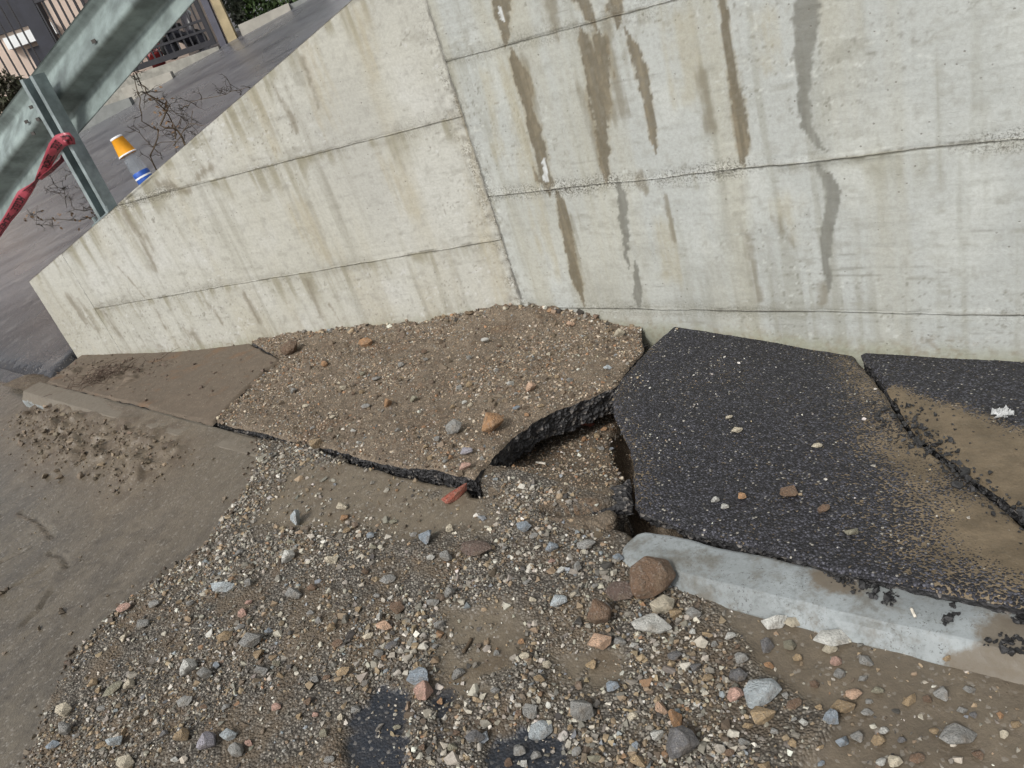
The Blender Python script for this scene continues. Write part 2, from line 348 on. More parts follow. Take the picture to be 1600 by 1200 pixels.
def street_colour(s, t, fan, wet, brown, sand, rise):
    P = W(s, t, 0*s); X, Y = P[..., 0], P[..., 1]; c, g = ground_colour(X, Y, fan, wet, brown, sand, rise)
    k = sm(segdist(s, t, MUDCLOD)+.06*fbm(s*5, t*5, 42, 3), .34, .05)*(1-fan)*(1-sm(rise, .3, .6))*.85      # brown silt dropped beside the far kerb
    lump = sm(fbm(s*20, t*20, 43, 4), -.3, .4)[:, None]; silt = np.array((.088,.064,.042))*lump+np.array((.145,.115,.080))*(1-lump)
    k2 = .6*sm(t, 1.75, 1.25)*sm(s, -2.6, -1.6)*(1-fan)*(1-sm(rise, .3, .6)); c = c+(np.array((.135,.112,.082))-c)*k2[:, None]
    return c+(silt-c)*k[:, None], g+.2*k
def ground_colour(X, Y, fan, wet, brown, sand, rise):
    c = np.zeros((len(X), 3)); c[:] = (.112,.095,.070)
    lp = lambda c, k, col: c+(np.asarray(col, float)-c)*np.asarray(k)[:, None]
    c = lp(c, sm(fbm(X*1.3, Y*1.3, 501, 4), -.4, .4), (.088,.078,.062))
    c = lp(c, .75*sm(fbm(X*.9+.7, Y*.9, 529, 4)+.25*sm(Y, 3.4, 1.6), -.05, .4)*sm(Y, 4.0, 3.0), (.070,.067,.060))
    a = .9; fx = X*math.cos(a)+Y*math.sin(a); fy = -X*math.sin(a)+Y*math.cos(a)
    c = lp(c, .55*sm(fbm(fx*1.8, fy*11, 502, 4), -.05, .5), (.072,.064,.053)); c = lp(c, .35*sm(fbm(fx*4, fy*26, 503, 4), .05, .5), (.15,.13,.102))
    c = lp(c, .7*sm(fbm(X*24, Y*24, 504, 5), .1, .5), (.068,.058,.044)); c = lp(c, .6*sm(fbm(X*60, Y*60, 524, 3), .3, .6), (.05,.043,.033)); c = lp(c, .4*sm(fbm(X*9, Y*9, 525, 4), .1, .5), (.145,.125,.093))
    g = lp(np.zeros_like(c)+np.array((.108,.083,.055)), sm(fbm(X*4, Y*4, 505, 4), -.2, .4), (.076,.056,.036))
    g = lp(g, .6*sm(fbm(X*14, Y*14, 506, 3), .1, .5), (.125,.088,.055)); g = lp(g, sand*sm(fbm(X*18, Y*18, 507, 4), -.7, .1)*.95, (.150,.125,.09))
    b = lp(np.zeros_like(c)+np.array((.088,.068,.046)), sm(fbm(X*7, Y*7, 508, 5), -.2, .4), (.135,.108,.076)); b = lp(b, .7*sm(fbm(X*20, Y*20, 509, 4), .1, .5), (.075,.06,.045))
    c = c+(g-c)*np.maximum(fan, sand)[:, None]; c = c+(b-c)*(brown*.9)[:, None]
    wk = sm(wet+.35*fbm(X*30, Y*30, 510, 4), .42, .62); c = lp(c, wk, (.016,.020,.027))
    asp = lp(np.zeros_like(c)+np.array((.108,.112,.126)), sm(fbm(X*.9-Y*.06, Y*7.5, 511, 4), -.05, .45), (.058,.061,.074)); asp = lp(asp, .5*sm(fbm(X*1.2, Y*17, 512, 3), .05, .5), (.155,.152,.16)); asp = lp(asp, .5*sm(fbm(X*40, Y*40, 513, 3), .1, .5), (.09,.088,.098))
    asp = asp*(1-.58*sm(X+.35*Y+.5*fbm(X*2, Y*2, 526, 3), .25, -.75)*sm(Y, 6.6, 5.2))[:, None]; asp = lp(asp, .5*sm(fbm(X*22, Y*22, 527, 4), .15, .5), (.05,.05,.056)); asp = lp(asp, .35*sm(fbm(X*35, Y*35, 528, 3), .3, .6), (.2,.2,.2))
    rk = sm(rise+.35*fbm(X*5, Y*5, 514, 4), .4, .62); c = c+(asp-c)*rk[:, None]
    gl = .33+.47*fan-.08*sm(fbm(X*1.5, Y*1.5, 515, 3), -.2, .4); gl = gl*(1-wk)+.42*wk
    return np.clip(c, .01, .8), gl
M['street'] = mat_street()
def mat_pebble():
    m = NT('pebbles'); c = m.attr('Col', True); n = m.noise(160, 4, .7); n2 = m.noise(35, 3)
    c = m.mix(m.ramp(n, .3, .7, .0, .35), c, (.07,.06,.05)); c = m.mix(m.ramp(n2, .55, .72, 0, .3), c, (.15,.12,.088))
    return m.out(c, .72, m.bump(n, .5, .002))
M['pebble'] = mat_pebble()
def mat_stone():
    m = NT('stone'); oi = m.n.new('ShaderNodeObjectInfo'); c = oi.outputs['Color']
    n = m.noise(3.2, 5, .7); n2 = m.noise(14, 5, .75); n3 = m.noise(1.3, 3)
    c2 = m.mix(m.ramp(n, .3, .7, 0, .4), c, (.10,.085,.065)); c2 = m.mix(m.ramp(n2, .5, .72, 0, .45), c2, (.5,.47,.42))
    c2 = m.mix(m.ramp(n3, .5, .75, 0, .45), c2, (.21,.155,.10))
    return m.out(c2, .75, m.bump(n2, .5, .05, m.bump(n, .5, .15)))
M['stone'] = mat_stone()
M['crumb'] = simple('asphalt_crumb', (.022,.022,.023), .6, .5, 120, bump=.5)
def mat_kerb():
    m = NT('kerb_concrete'); mud_shade = m.attr('mud'); n = m.noise(5, 5); n2 = m.noise(45, 6, .75); n3 = m.noise(300, 3)
    c = m.mix(m.ramp(n, .35, .65), (.262,.288,.295), (.195,.214,.217)); c = m.mix(m.ramp(n2, .48, .72, 0, .65), c, (.115,.125,.122))
    sp = m.math('MULTIPLY', m.ramp(m.noise(150, 3, .8), .57, .64), m.ramp(m.noise(11, 4, .7), .46, .58)); c = m.mix(m.math('MULTIPLY', sp, .8), c, (.055,.055,.052)); dr = m.noise(9, 5, .75); c = m.mix(m.ramp(dr, .46, .66, 0, .75), c, (.105,.096,.076))
    mm = m.math('ADD', mud_shade, m.math('MULTIPLY', m.math('SUBTRACT', m.noise(18, 6, .75), .5), .6)); mk = m.ramp(mm, .42, .62)
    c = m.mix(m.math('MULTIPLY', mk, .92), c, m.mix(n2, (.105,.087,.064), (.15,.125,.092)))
    return m.out(c, m.ramp(n2, .3, .7, .5, .85), m.bump(n2, .3, .003, m.bump(n3, .25, .0015)))
M['kerb'] = mat_kerb()

# ================================================================== the ground
def st_grid(name, s0, s1, t0, t1, res, zf, mat, attrs=None, kind='structure', parent=None):
    ns = int((s1-s0)/res)+1; nt = int((t1-t0)/res)+1
    S, T = np.meshgrid(np.linspace(s0, s1, ns), np.linspace(t0, t1, nt), indexing='ij'); S = S.ravel(); T = T.ravel()
    at = {k: f(S, T) for k, f in (attrs or {}).items()}
    if mat is M['street']:
        at['Col'], at['gloss'] = street_colour(S, T, *[at[k] for k in ('fan', 'wet', 'brown', 'sand', 'rise')])
    o = mesh_np(name, W(S, T, zf(S, T)), grid_faces(ns, nt, flip=True), mat, parent, True, at)
    return tag(o, kind=kind)
PE = np.array([-2.39, 4.456, .08]); GX, GY = .14, .20              # the side road that climbs past the end of the wall
def Z_UP(x, y): return PE[2]+GX*np.clip(x-PE[0], -30, 12)+GY*(np.minimum(y, 12.6)-PE[1])
def behind(x, y):
    u = (x-K0[0])*dA[0]+(y-K0[1])*dA[1]; v = (x-K0[0])*nA[0]+(y-K0[1])*nA[1]
    return u, v
def Z_ROAD(s, t):
    z = Z_STR(s, t); P = W(s, t, 0*s); u, v = behind(P[..., 0], P[..., 1]); zu = Z_UP(P[..., 0], P[..., 1])
    k = .04; w = sm(u, 2.62, 2.98); mx = .5*(z+zu+np.sqrt((zu-z)**2+k*k))
    return z*(1-w)+mx*w
def rise_mask(s, t):
    z = Z_STR(s, t); P = W(s, t, 0*s); u, v = behind(P[..., 0], P[..., 1]); return sm(Z_UP(P[..., 0], P[..., 1])-z, -.06, .10)*sm(u, 2.66, 2.96)
SATT = dict(fan=lambda s, t: fan_mask(s, t)*(1-.88*sand_mask(s, t)*sm(fbm(s*14, t*14, 37, 4), -.75, -.1)), wet=lambda s, t: np.clip(.5+wet_mask(s, t)*14, 0, 1), brown=lambda s, t: sm(sdf(s, t, BROWN)+.08*fbm(s*7, t*7, 91, 3), -.12, .12), sand=sand_mask, rise=rise_mask)
street = st_grid('street', -3.9, 3.6, 1.0, 2.9, .0098, Z_ROAD, M['street'], SATT)
zero = lambda s, t: 0*s
def Z_OUT(s, t): return Z_ROAD(np.clip(s, -3.9, 3.6), np.clip(t, 1.0, 2.9))-.004
# outer parts of the same street, coarser
def outer(name, s0, s1, t0, t1, res):
    flat = lambda s, t: np.where((s > -3.9) & (s < 3.6) & (t > 1.) & (t < 2.9), -.25, 0) + Z_OUT(s, t)
    return st_grid(name, s0, s1, t0, t1, res, flat, M['street'], dict(fan=zero, wet=zero, brown=zero, sand=zero, rise=zero))
outer('street_beyond', -14, 12, 1.06, 14, .2)
# rising side road behind and left of the wing wall
xs = np.concatenate([np.linspace(-30, -9, 22), np.linspace(-8.8, 1.5, 150), np.linspace(1.7, 14, 24)]); ys = np.concatenate([np.linspace(2.2, 8, 110), np.linspace(8.1, 13, 60), np.linspace(14, 60, 24)])
X, Y = np.meshgrid(xs, ys, indexing='ij'); X = X.ravel(); Y = Y.ravel()
u_, v_ = behind(X, Y); s_ = (X-K0[0])*dB[0]+(Y-K0[1])*dB[1]; t_ = -((X-K0[0])*nB[0]+(Y-K0[1])*nB[1])
Zu = Z_UP(X, Y)+.003*fbm(X*3, Y*3, 95, 3); Zs = Z_STR0(np.clip(s_, -4.5, 3), np.clip(t_, 1., 2.6))
hide = ((u_ < 2.95) & (v_ < .12)) | ((s_ > 0) & (t_ > -.12)); Zu = np.where(hide, -.6, Zu)
front = (s_ < -2.6) & (t_ > .98); Zu = np.where(front, np.where(Zu > Zs+.05, Zu, np.minimum(Zu, Zs)-.03), Zu)
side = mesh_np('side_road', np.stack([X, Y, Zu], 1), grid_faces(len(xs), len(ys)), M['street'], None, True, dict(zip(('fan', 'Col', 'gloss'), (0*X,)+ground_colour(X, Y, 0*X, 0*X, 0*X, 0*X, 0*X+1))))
tag(side, kind='structure')
ground = MB(); ground.add([(-900,-900,-.75),(900,-900,-.75),(900,900,-.75),(-900,900,-.75)], [(0,1,2,3)])
tag(ground.build('ground', M['mud']), kind='structure')
# bed of soil under the pavement slabs
st_grid('soil_bed', -3.1, 3.8, -.02, 1.14, .011, lambda s, t: Z_SOIL(s, t)-np.where(t < -.26*np.minimum(s, 0)-.05, .25, 0), M['pit'])

# ================================================================== broken pavement slabs
def resample(P, n):
    P = np.array(P, float); L = np.concatenate([[0], np.cumsum(np.linalg.norm(np.diff(P, axis=0), axis=1))]); x = np.linspace(0, L[-1], n)
    return np.stack([np.interp(x, L, P[:, 0]), np.interp(x, L, P[:, 1])], 1)
def rough_edge(C, amp, sd, f=14):
    n = len(C); T = np.gradient(C, axis=0); T /= np.linalg.norm(T, axis=1)[:, None]+1e-9; N = np.stack([-T[:, 1], T[:, 0]], 1)
    L = np.concatenate([[0], np.cumsum(np.linalg.norm(np.diff(C, axis=0), axis=1))])
    w = np.minimum(1, np.minimum(L, L[-1]-L)/.03)
    return C + N*(amp*(fbm(L*f, L*0+sd, sd, 5))*w)[:, None]
def slab(name, wall, right, near, left, zf, thick, mat_top, mat_side, res=.008, amps=(.002, .012, .008, .010), attrs=None, sd=1, top_name='top', label=None, under=.0):
    """four edges, wall: left->right, right: wall->near, near: left->right, left: wall->near"""
    nu = int(max(np.linalg.norm(np.diff(np.array(wall), axis=0), axis=1).sum(), np.linalg.norm(np.diff(np.array(near), axis=0), axis=1).sum())/res)+2
    nv = int(max(np.linalg.norm(np.diff(np.array(right), axis=0), axis=1).sum(), np.linalg.norm(np.diff(np.array(left), axis=0), axis=1).sum())/res)+2
    A = rough_edge(resample(wall, nu), amps[0], sd); Bn = rough_edge(resample(near, nu), amps[2], sd+3)
    Lf = rough_edge(resample(left, nv), amps[3], sd+5); R = rough_edge(resample(right, nv), amps[1], sd+7)
    u = np.linspace(0, 1, nu)[:, None, None]; v = np.linspace(0, 1, nv)[None, :, None]
    P = (1-v)*A[:, None]+v*Bn[:, None]+(1-u)*Lf[None]+u*R[None]-((1-u)*(1-v)*A[0]+u*(1-v)*A[-1]+(1-u)*v*Bn[0]+u*v*Bn[-1])
    S = P[..., 0].ravel(); T = P[..., 1].ravel(); Z = zf(S, T)
    loop = np.concatenate([np.arange(nu)*nv, (nu-1)*nv+np.arange(1, nv), np.arange(nu-2, -1, -1)*nv+nv-1, np.arange(nv-2, 0, -1)])
    ed = segdist(S, T, [(S[i], T[i]) for i in loop[::6]], True)
    Z = Z-.010*sm(ed, .012, 0)
    root = empty(name, W(S.mean(), T.mean(), Z.min()-thick)); off = np.array(root.location)
    at = {k: f(S, T) for k, f in (attrs or {}).items()}
    V = W(S, T, Z)-off
    o = mesh_np(top_name, V, grid_faces(nu, nv, flip=True), mat_top, root, True, at)
    # broken side face, several rings of ragged chunks
    ring = V[loop]; nl = len(loop); ctr = ring.mean(0); inw = (ctr-ring); inw[:, 2] = 0; inw /= np.linalg.norm(inw, axis=1)[:, None]
    Lr = np.concatenate([[0], np.cumsum(np.linalg.norm(np.diff(ring, axis=0), axis=1))]); K = 7; rows = []
    for k in range(K):
        f = k/(K-1); dz = thick*f; am = .0 if k == 0 else .013*fbm(Lr*45, Lr*0+k*3.7, sd+20+k, 3)+.006*fbm(Lr*130, Lr*0+k*5.1, sd+40, 2)
        r = ring + inw*(np.asarray(am)+.010*f+under*f)[..., None] if k else ring.copy(); r[:, 2] -= dz*(1+.25*fbm(Lr*12, Lr*0, sd+60, 3)); rows.append(r)
    VV = np.concatenate(rows); i = np.arange(nl); FF = np.concatenate([np.stack([k*nl+i, (k+1)*nl+i, (k+1)*nl+(i+1) % nl, k*nl+(i+1) % nl], 1) for k in range(K-1)])
    mesh_np('broken_edge', VV, FF, mat_side, root, False)
    return root
def wallpt(x, y, w):
    if w == 'A': u, z = wallA(x, y); P = K0+dA*u
    else: u, z = wallB(x, y); P = K0+dB*u
    return tuple(ST(P)-np.array([0, .03]))
CB = [(s, -.03) for s in (0, .3, .53)]
CA = [(-.965*u, .263*u-.03) for u in (1.62, 1.2, .6, .2)]
BREAK = ons([(1003,548),(962,600),(925,615),(870,637),(830,658),(800,682),(770,712),(742,748)], Z_MID)
CRK = ons([(440,560),(385,605),(335,657)], Z_MID)
NEAR_M = ons([(335,657),(430,681),(500,697),(600,721),(680,736),(742,748)], Z_MID)
mid = slab('dirt_covered_slab', CA+CB, [(.53,-.03)]+BREAK, NEAR_M, [CA[0]]+CRK, Z_MIDD, .092, M['dirt'], M['asphalt_side'], sd=2, top_name='dirt_cover', under=.01)
tag(mid, 'broken asphalt slab buried under stony brown dirt in the corner of the wall', 'asphalt slab')
CRK2 = [(s-.010, t+.004) for s, t in CRK]
lw = [(-.965*u, .263*u-.03) for u in (2.93, 2.4, 1.9, 1.63)]
left_near = ons([(70,596),(157,617),(240,638),(330,661)], Z_MID)
lf = slab('muddy_slab', lw, [lw[-1]]+CRK2[:-1]+[left_near[-1]], left_near, [lw[0], left_near[0]], Z_LEFT, .06, M['mud'], M['asphalt_side'], sd=12, amps=(.002,.008,.012,.01), top_name='mud_cover')
tag(lf, 'pavement slab under smooth brown mud between wall end and far kerb', 'asphalt slab')
LEFT_B = ons([(1010,545),(972,585),(955,620),(962,655),(985,700),(990,760),(992,795)], Z_BLK)
NEAR_B = ons([(992,795),(1050,815),(1100,833),(1200,856),(1300,888),(1450,918),(1600,948),(1780,984)], Z_BLK)
RIGHT_B = ons([(1345,568),(1372,602),(1398,640),(1412,668),(1450,700),(1500,738),(1560,788),(1620,832),(1750,930),(1780,984)], Z_BLK)
WB = [wallpt(1050,513,'B'), wallpt(1200,536,'B'), wallpt(1330,555,'B')]
SANDR = ons([(1395,615),(1480,640),(1620,690),(1700,800),(1640,860),(1560,770),(1470,700)], Z_RGT)
SPREAD = ons([(1420,700),(1520,770),(1640,850),(1700,930),(1580,920),(1430,860),(1400,770)], Z_BLK)
SANDB = ons([(1530,790),(1620,830),(1680,880),(1600,880),(1530,830)], Z_BLK)
def mud_b(s, t):
    return np.clip(.40*sm(sdf(s, t, SPREAD), -.20, .14)+.45*sm(sdf(s, t, SANDB), -.10, .05)+.30*sm(segdist(s, t, RIGHT_B[:5]), .20, .02)+.14*sm(segdist(s, t, LEFT_B), .12, 0)+.12+.16*fbm(s*5, t*5, 78, 4), 0, 1)
blk = slab('black_asphalt_slab', WB, [WB[-1]]+RIGHT_B, NEAR_B, [WB[0]]+LEFT_B, Z_BLKD, .06, M['asphalt'], M['asphalt_side'], sd=31, amps=(.010,.009,.006,.008), attrs=dict(mud=mud_b), top_name='surface', under=.02)
tag(blk, 'large tilted slab of black asphalt broken loose beside the near kerb', 'asphalt slab')
LEFT_R = [(s+.016, t-.006) for s, t in RIGHT_B]
def mud_r(s, t): return np.clip(.9*sm(sdf(s, t, SANDR)+.03*fbm(s*12, t*12, 79, 4), -.09, .06)+.12, 0, 1)
rw = [wallpt(1336,551,'B'), wallpt(1600,566,'B'), (3.75, -.03)]
rgt = slab('sandy_asphalt_slab', rw, [rw[-1], (3.75, 1.05)], [LEFT_R[-1], (3.75, 1.05)], [rw[0]]+LEFT_R, Z_RGTD, .05, M['asphalt'], M['asphalt_side'], sd=47, amps=(.006,.003,.004,.009), attrs=dict(mud=mud_r), top_name='surface')
tag(rgt, 'asphalt slab with a drift of tan sand against the wall at the right', 'asphalt slab')
# torn strip of asphalt left in the hole beside the kerb line
q = ons([(862,782),(984,748),(990,788),(925,796)], lambda s, t: Z_MID(s, t)-.05)
st_ = slab('asphalt_fragment', [q[0], q[1]], [q[1], q[2]], [q[3], q[2]], [q[0], q[3]], lambda s, t: Z_MID(s, t)-.05+.003*fbm(s*40, t*40, 3, 2), .03, M['asphalt_side'], M['asphalt_side'], sd=60, amps=(.008,)*4, top_name='surface')
tag(st_, 'small torn strip of black asphalt in the hole at the kerb end', 'asphalt fragment')

# ================================================================== kerbs
def kerb(name, s0, s1, t0, w, zt, h, label, mud_shade_f, rnd=(0, 0)):
    ns = int((s1-s0)/.012)+2; prof = [(0, -h), (0, -.008), (.002, -.002), (.008, 0), (w*.5, 0.001), (w-.030, 0), (w-.026, -.002), (w-.004, -.036), (w, -.042), (w, -.06), (w, -h)]
    prof2 = []
    for a, b in zip(prof[:-1], prof[1:]):
        k = max(1, int(math.hypot(b[0]-a[0], b[1]-a[1])/.012)); prof2 += [(a[0]+(b[0]-a[0])*i/k, a[1]+(b[1]-a[1])*i/k) for i in range(k)]
    prof2.append(prof[-1]); pr = np.array(prof2); S = np.linspace(s0, s1, ns); V = []
    for s in S:
        e0 = max(0, 1-(s-s0)/rnd[0]) if rnd[0] else 0; e1 = max(0, 1-(s1-s)/rnd[1]) if rnd[1] else 0; e = max(e0, e1); rr = 1-math.sqrt(max(0, 1-e*e))
        V.append(np.stack([pr[:, 0]*0+s, t0+w*.45*rr*.75+pr[:, 0]*(1-.75*rr), zt(s)+pr[:, 1]-.006*rr], 1))
    V = np.array(V).reshape(-1, 3); n = len(pr)
    V[:, 2] += .003*fbm(V[:, 0]*12, V[:, 1]*12+V[:, 2]*5, 5, 4); V[:, 1] += .004*fbm(V[:, 0]*16, V[:, 2]*30, 6, 4)
    fe = sm(np.abs(V[:, 1]-(t0+w-.006)), .02, .004)*sm(np.abs(V[:, 2]-np.vectorize(zt)(V[:, 0])), .03, .005)*sm(fbm(V[:, 0]*22, V[:, 0]*0, 7, 4), .05, .45); V[:, 2] -= .007*fe; V[:, 1] -= .006*fe
    P = W(V[:, 0], V[:, 1], V[:, 2]); mud_shade = mud_shade_f(V[:, 0], V[:, 1])
    caps = [np.array([[0]+list(range(1, n))]), np.array([list(range((ns-1)*n, ns*n))[::-1]])]
    org = W((s0+s1)/2, t0+w/2, zt((s0+s1)/2)-h)
    o = mesh_np(name, P-org, [grid_faces(ns, n)]+caps, M['kerb'], None, False, dict(mud=mud_shade)); o.location = Vector(org)
    return tag(o, label, 'kerb', 'concrete kerb stones along the street')
KZ = lambda s: float(np.interp(s, [1.0, 1.3, 1.6, 1.9, 2.3, 2.8], [.0, .010, .014, .026, .036, .04]))
MK = [ons([(1262,885),(1300,890),(1345,905),(1350,930),(1290,935),(1262,915)], lambda s, t: 0*s+.012), ons([(1505,965),(1560,950),(1640,960),(1700,1060),(1560,1050),(1515,1005)], lambda s, t: 0*s+.03)]
kerb('kerb_stone', 1.12, 3.75, 1.078, .128, KZ, .17, 'pale grey concrete kerb with rounded end beside the black slab', lambda s, t: np.clip(np.max([.5+sdf(s, t, p)*9 for p in MK], 0), 0, 1)*.9+.40*sm(t, 1.178, 1.20)+.12*sm(s, 1.9, 2.3), rnd=(.035, 0))  # mud patches, plus a front face darkened in colour to paint its shade
FZ = lambda s: float(np.interp(s, [-2.7, -2.52, -1.81, -.85], [.106, .104, .084, .056]))
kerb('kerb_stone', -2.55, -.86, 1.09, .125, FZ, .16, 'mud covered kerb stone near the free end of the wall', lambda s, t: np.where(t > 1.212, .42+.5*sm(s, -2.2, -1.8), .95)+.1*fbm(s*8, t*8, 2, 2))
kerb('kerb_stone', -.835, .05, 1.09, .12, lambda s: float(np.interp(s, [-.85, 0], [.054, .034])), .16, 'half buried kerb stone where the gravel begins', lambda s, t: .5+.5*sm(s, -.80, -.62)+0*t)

# ================================================================== retaining wall
def lerp(c, k, col): return c+(np.asarray(col, float)-c)*np.asarray(k)[:, None]
def wall_colour(U, Z, wall, st, st2, jd, crn):
    sd = 300 if wall == 'A' else 400; c = np.zeros((len(U), 3))
    warm = sm(fbm(U*.9, Z*.9, sd, 3), -.5, .5)
    ca, cb = (((.475,.472,.425), (.43,.42,.36)) if wall == 'A' else ((.45,.455,.435), (.40,.405,.39)))
    c[:] = ca; c = lerp(c, warm, cb)
    c = lerp(c, .5*sm(fbm(U*5, Z*4, sd+1, 5), -.1, .6), (.54,.54,.51))
    c = lerp(c, .45*sm(fbm(U*9, Z*.9+3, sd+2, 4), .0, .6), (.36,.325,.235))          # broad runs of weathering, top to bottom
    c = lerp(c, .42*sm(fbm(U*32, Z*1.6, sd+3, 4), .12, .6), (.245,.235,.185))        # thin runs
    c = lerp(c, (.06 if wall == 'A' else .16)*sm(fbm(U*7, Z*110, sd+4, 4), .15, .6), (.26,.26,.235))            # board marks
    c = lerp(c, .35*sm(fbm(U*40, Z*40, sd+5, 3), .1, .6), (.27,.26,.225))
    # chips and blowholes in loose clusters
    c = lerp(c, (.5 if wall == 'B' else .25)*sm(fbm(U*6, Z*150, sd+40, 3), .45, .62)*sm(fbm(U*3, Z*5, sd+41, 3), -.1, .4), (.17,.165,.14)); c = lerp(c, .35*sm(fbm(U*1.7, Z*1.2, sd+42, 4), .0, .5), (.30,.295,.265))
    cl = sm(fbm(U*2.5, Z*4, sd+6, 3), -.25, .35); sp = sm(fbm(U*90, Z*90, sd+7, 2), .50, .64)
    c = lerp(c, .6*cl*sp, (.15,.14,.11)); c = lerp(c, .6*cl*sm(fbm(U*50, Z*90, sd+27, 2), .5, .66), (.56,.56,.53)); c = lerp(c, .35*sm(fbm(U*14, Z*30, sd+28, 4), .40, .6), (.22,.21,.17))
    amt = sm(fbm(U*2.4, Z*1.3, sd+8, 4), -.35, .45); rag = fbm(U*60, Z*60, sd+9, 3)
    c = lerp(c, .55*amt*sm(jd+.012*rag, .05, .0)*(.5+.5*sm(fbm(U*24, Z*60, sd+10, 3), -.1, .4)), (.19,.18,.14))   # grime along the joints
    line = sm(jd+.004*rag+.004*fbm(U*9, Z, sd+11, 3), .0065, .0020)*(.12+.88*sm(fbm(U*8, Z*2, sd+12, 4), -.15, .35)); c = lerp(c, .8*line, (.115,.108,.085))
    dr = sm(jd, .16, .0)*0 + sm(fbm(U*22, Z*1.1, sd+13, 3), .25, .6)*amt*.28; c = lerp(c, dr, (.2,.185,.14))
    c = lerp(c, .65*crn*sm(rag, -.1, .5), (.19,.175,.14)); c = lerp(c, .8*sm(U+.006*rag+.004*fbm(U*0, Z*9, sd+29, 3), .011, .003)*(.5+.5*sm(fbm(U*0, Z*7, sd+30, 3), -.4, .1)), (.10,.095,.08))
    # tints, dry brown runs, wet runs drawn by water, streaked up and down; painted sky glints
    vs_ = fbm(U*55, Z*3.5, sd+15, 4); fs = fbm(U*110, Z*70, sd+16, 3); eg = fbm(U*28, Z*20, sd+17, 4)
    dj = np.where(wall == 'A', np.minimum(np.where(Z < .334, .334-Z, 9), np.minimum(np.where((Z > .334) & (Z < .832), .832-Z, 9), (.552+.2842*(2.954-U))-Z)), np.minimum(np.where(Z < .514, .514-Z, 9), np.minimum(np.where((Z > .514) & (Z < 1.023), 1.023-Z, 9), np.where(Z > 1.023, 1.5-Z, 9))))
    rl_ = .05+.22*sm(fbm(U*7, U*0+np.round(Z*2)*.0, sd+31, 4), -.2, .7); c = lerp(c, (.72 if wall == 'A' else .36)*sm(dj, rl_, rl_*.2)*sm(fbm(U*26, Z*1.2, sd+32, 4), -.1, .5), (.215,.195,.125))
    c = lerp(c, .42*sm(st2[:, 1]+.55*vs_+.25*eg, .30, 1.15), (.345,.295,.185))
    c = lerp(c, .70*sm(st2[:, 0]+.50*vs_+.16*fs+.15*eg, .42, 1.05), (.17,.145,.10))
    w = st[:, 0]+.20*vs_+.10*fs+.12*eg; wm = sm(w, .47, .57)
    c = lerp(c, .4*sm(w, .32, .5), (.31,.265,.18)); bc = lerp(np.zeros_like(c)+np.array((.105,.084,.053)), sm(vs_+.5*fs, -.15, .6)*.8, (.235,.195,.135)); bc = lerp(bc, .6*sm(w, .66, .50), (.085,.065,.040))
    c = c+(bc-c)*np.clip(wm*(.86+.2*fs+.15*vs_), 0, .97)[:, None]
    g = st[:, 1]+.14*vs_+.13*fs+.20*eg; gm = sm(g, .46, .60); gc = lerp(np.zeros_like(c)+np.array((.135,.13,.11)), sm(vs_+.6*fs, -.2, .6)*.7, (.225,.22,.195))
    c = c+(gc-c)*(gm*(.82+.15*fs))[:, None]
    lm = sm(st2[:, 2]+.22*fs, .50, .58); c = lerp(c, lm*(.75+.25*fs), (.66,.67,.68))  # pale spots paint the sky's reflection on the wet runs
    ft = Z-(-.01 if wall == 'A' else -.06*1.0-.045*np.clip(U, 0, 2)); c = lerp(c, .6*sm(ft+.03*eg, .07, .0), (.26,.255,.17))      # damp algae at the foot
    c = lerp(c, .5*sm(ft+.05*fbm(U*5, Z*5, sd+35, 3), .11, .0)*sm(fs+.5*eg, -.1, .5), (.21,.165,.11))
    mid_j = (np.abs(Z-.512) < .06) if wall == 'B' else (np.abs(Z-.83) < .05)
    crumb = np.clip(np.where(mid_j, 1.0, .35)*sm(jd+.022*fbm(U*11, Z*11, sd+33, 4), .046, .004)*sm(fbm(U*2.1, Z*0+2, sd+34, 3), -.45, .25)+.9*crn*sm(eg, -.3, .4), 0, 1)
    return np.clip(c*(np.array([1.0, 1.015, 1.045]) if wall == 'A' else np.array([.965, 1.0, 1.0])), .02, .9), np.maximum(wm, gm), crumb
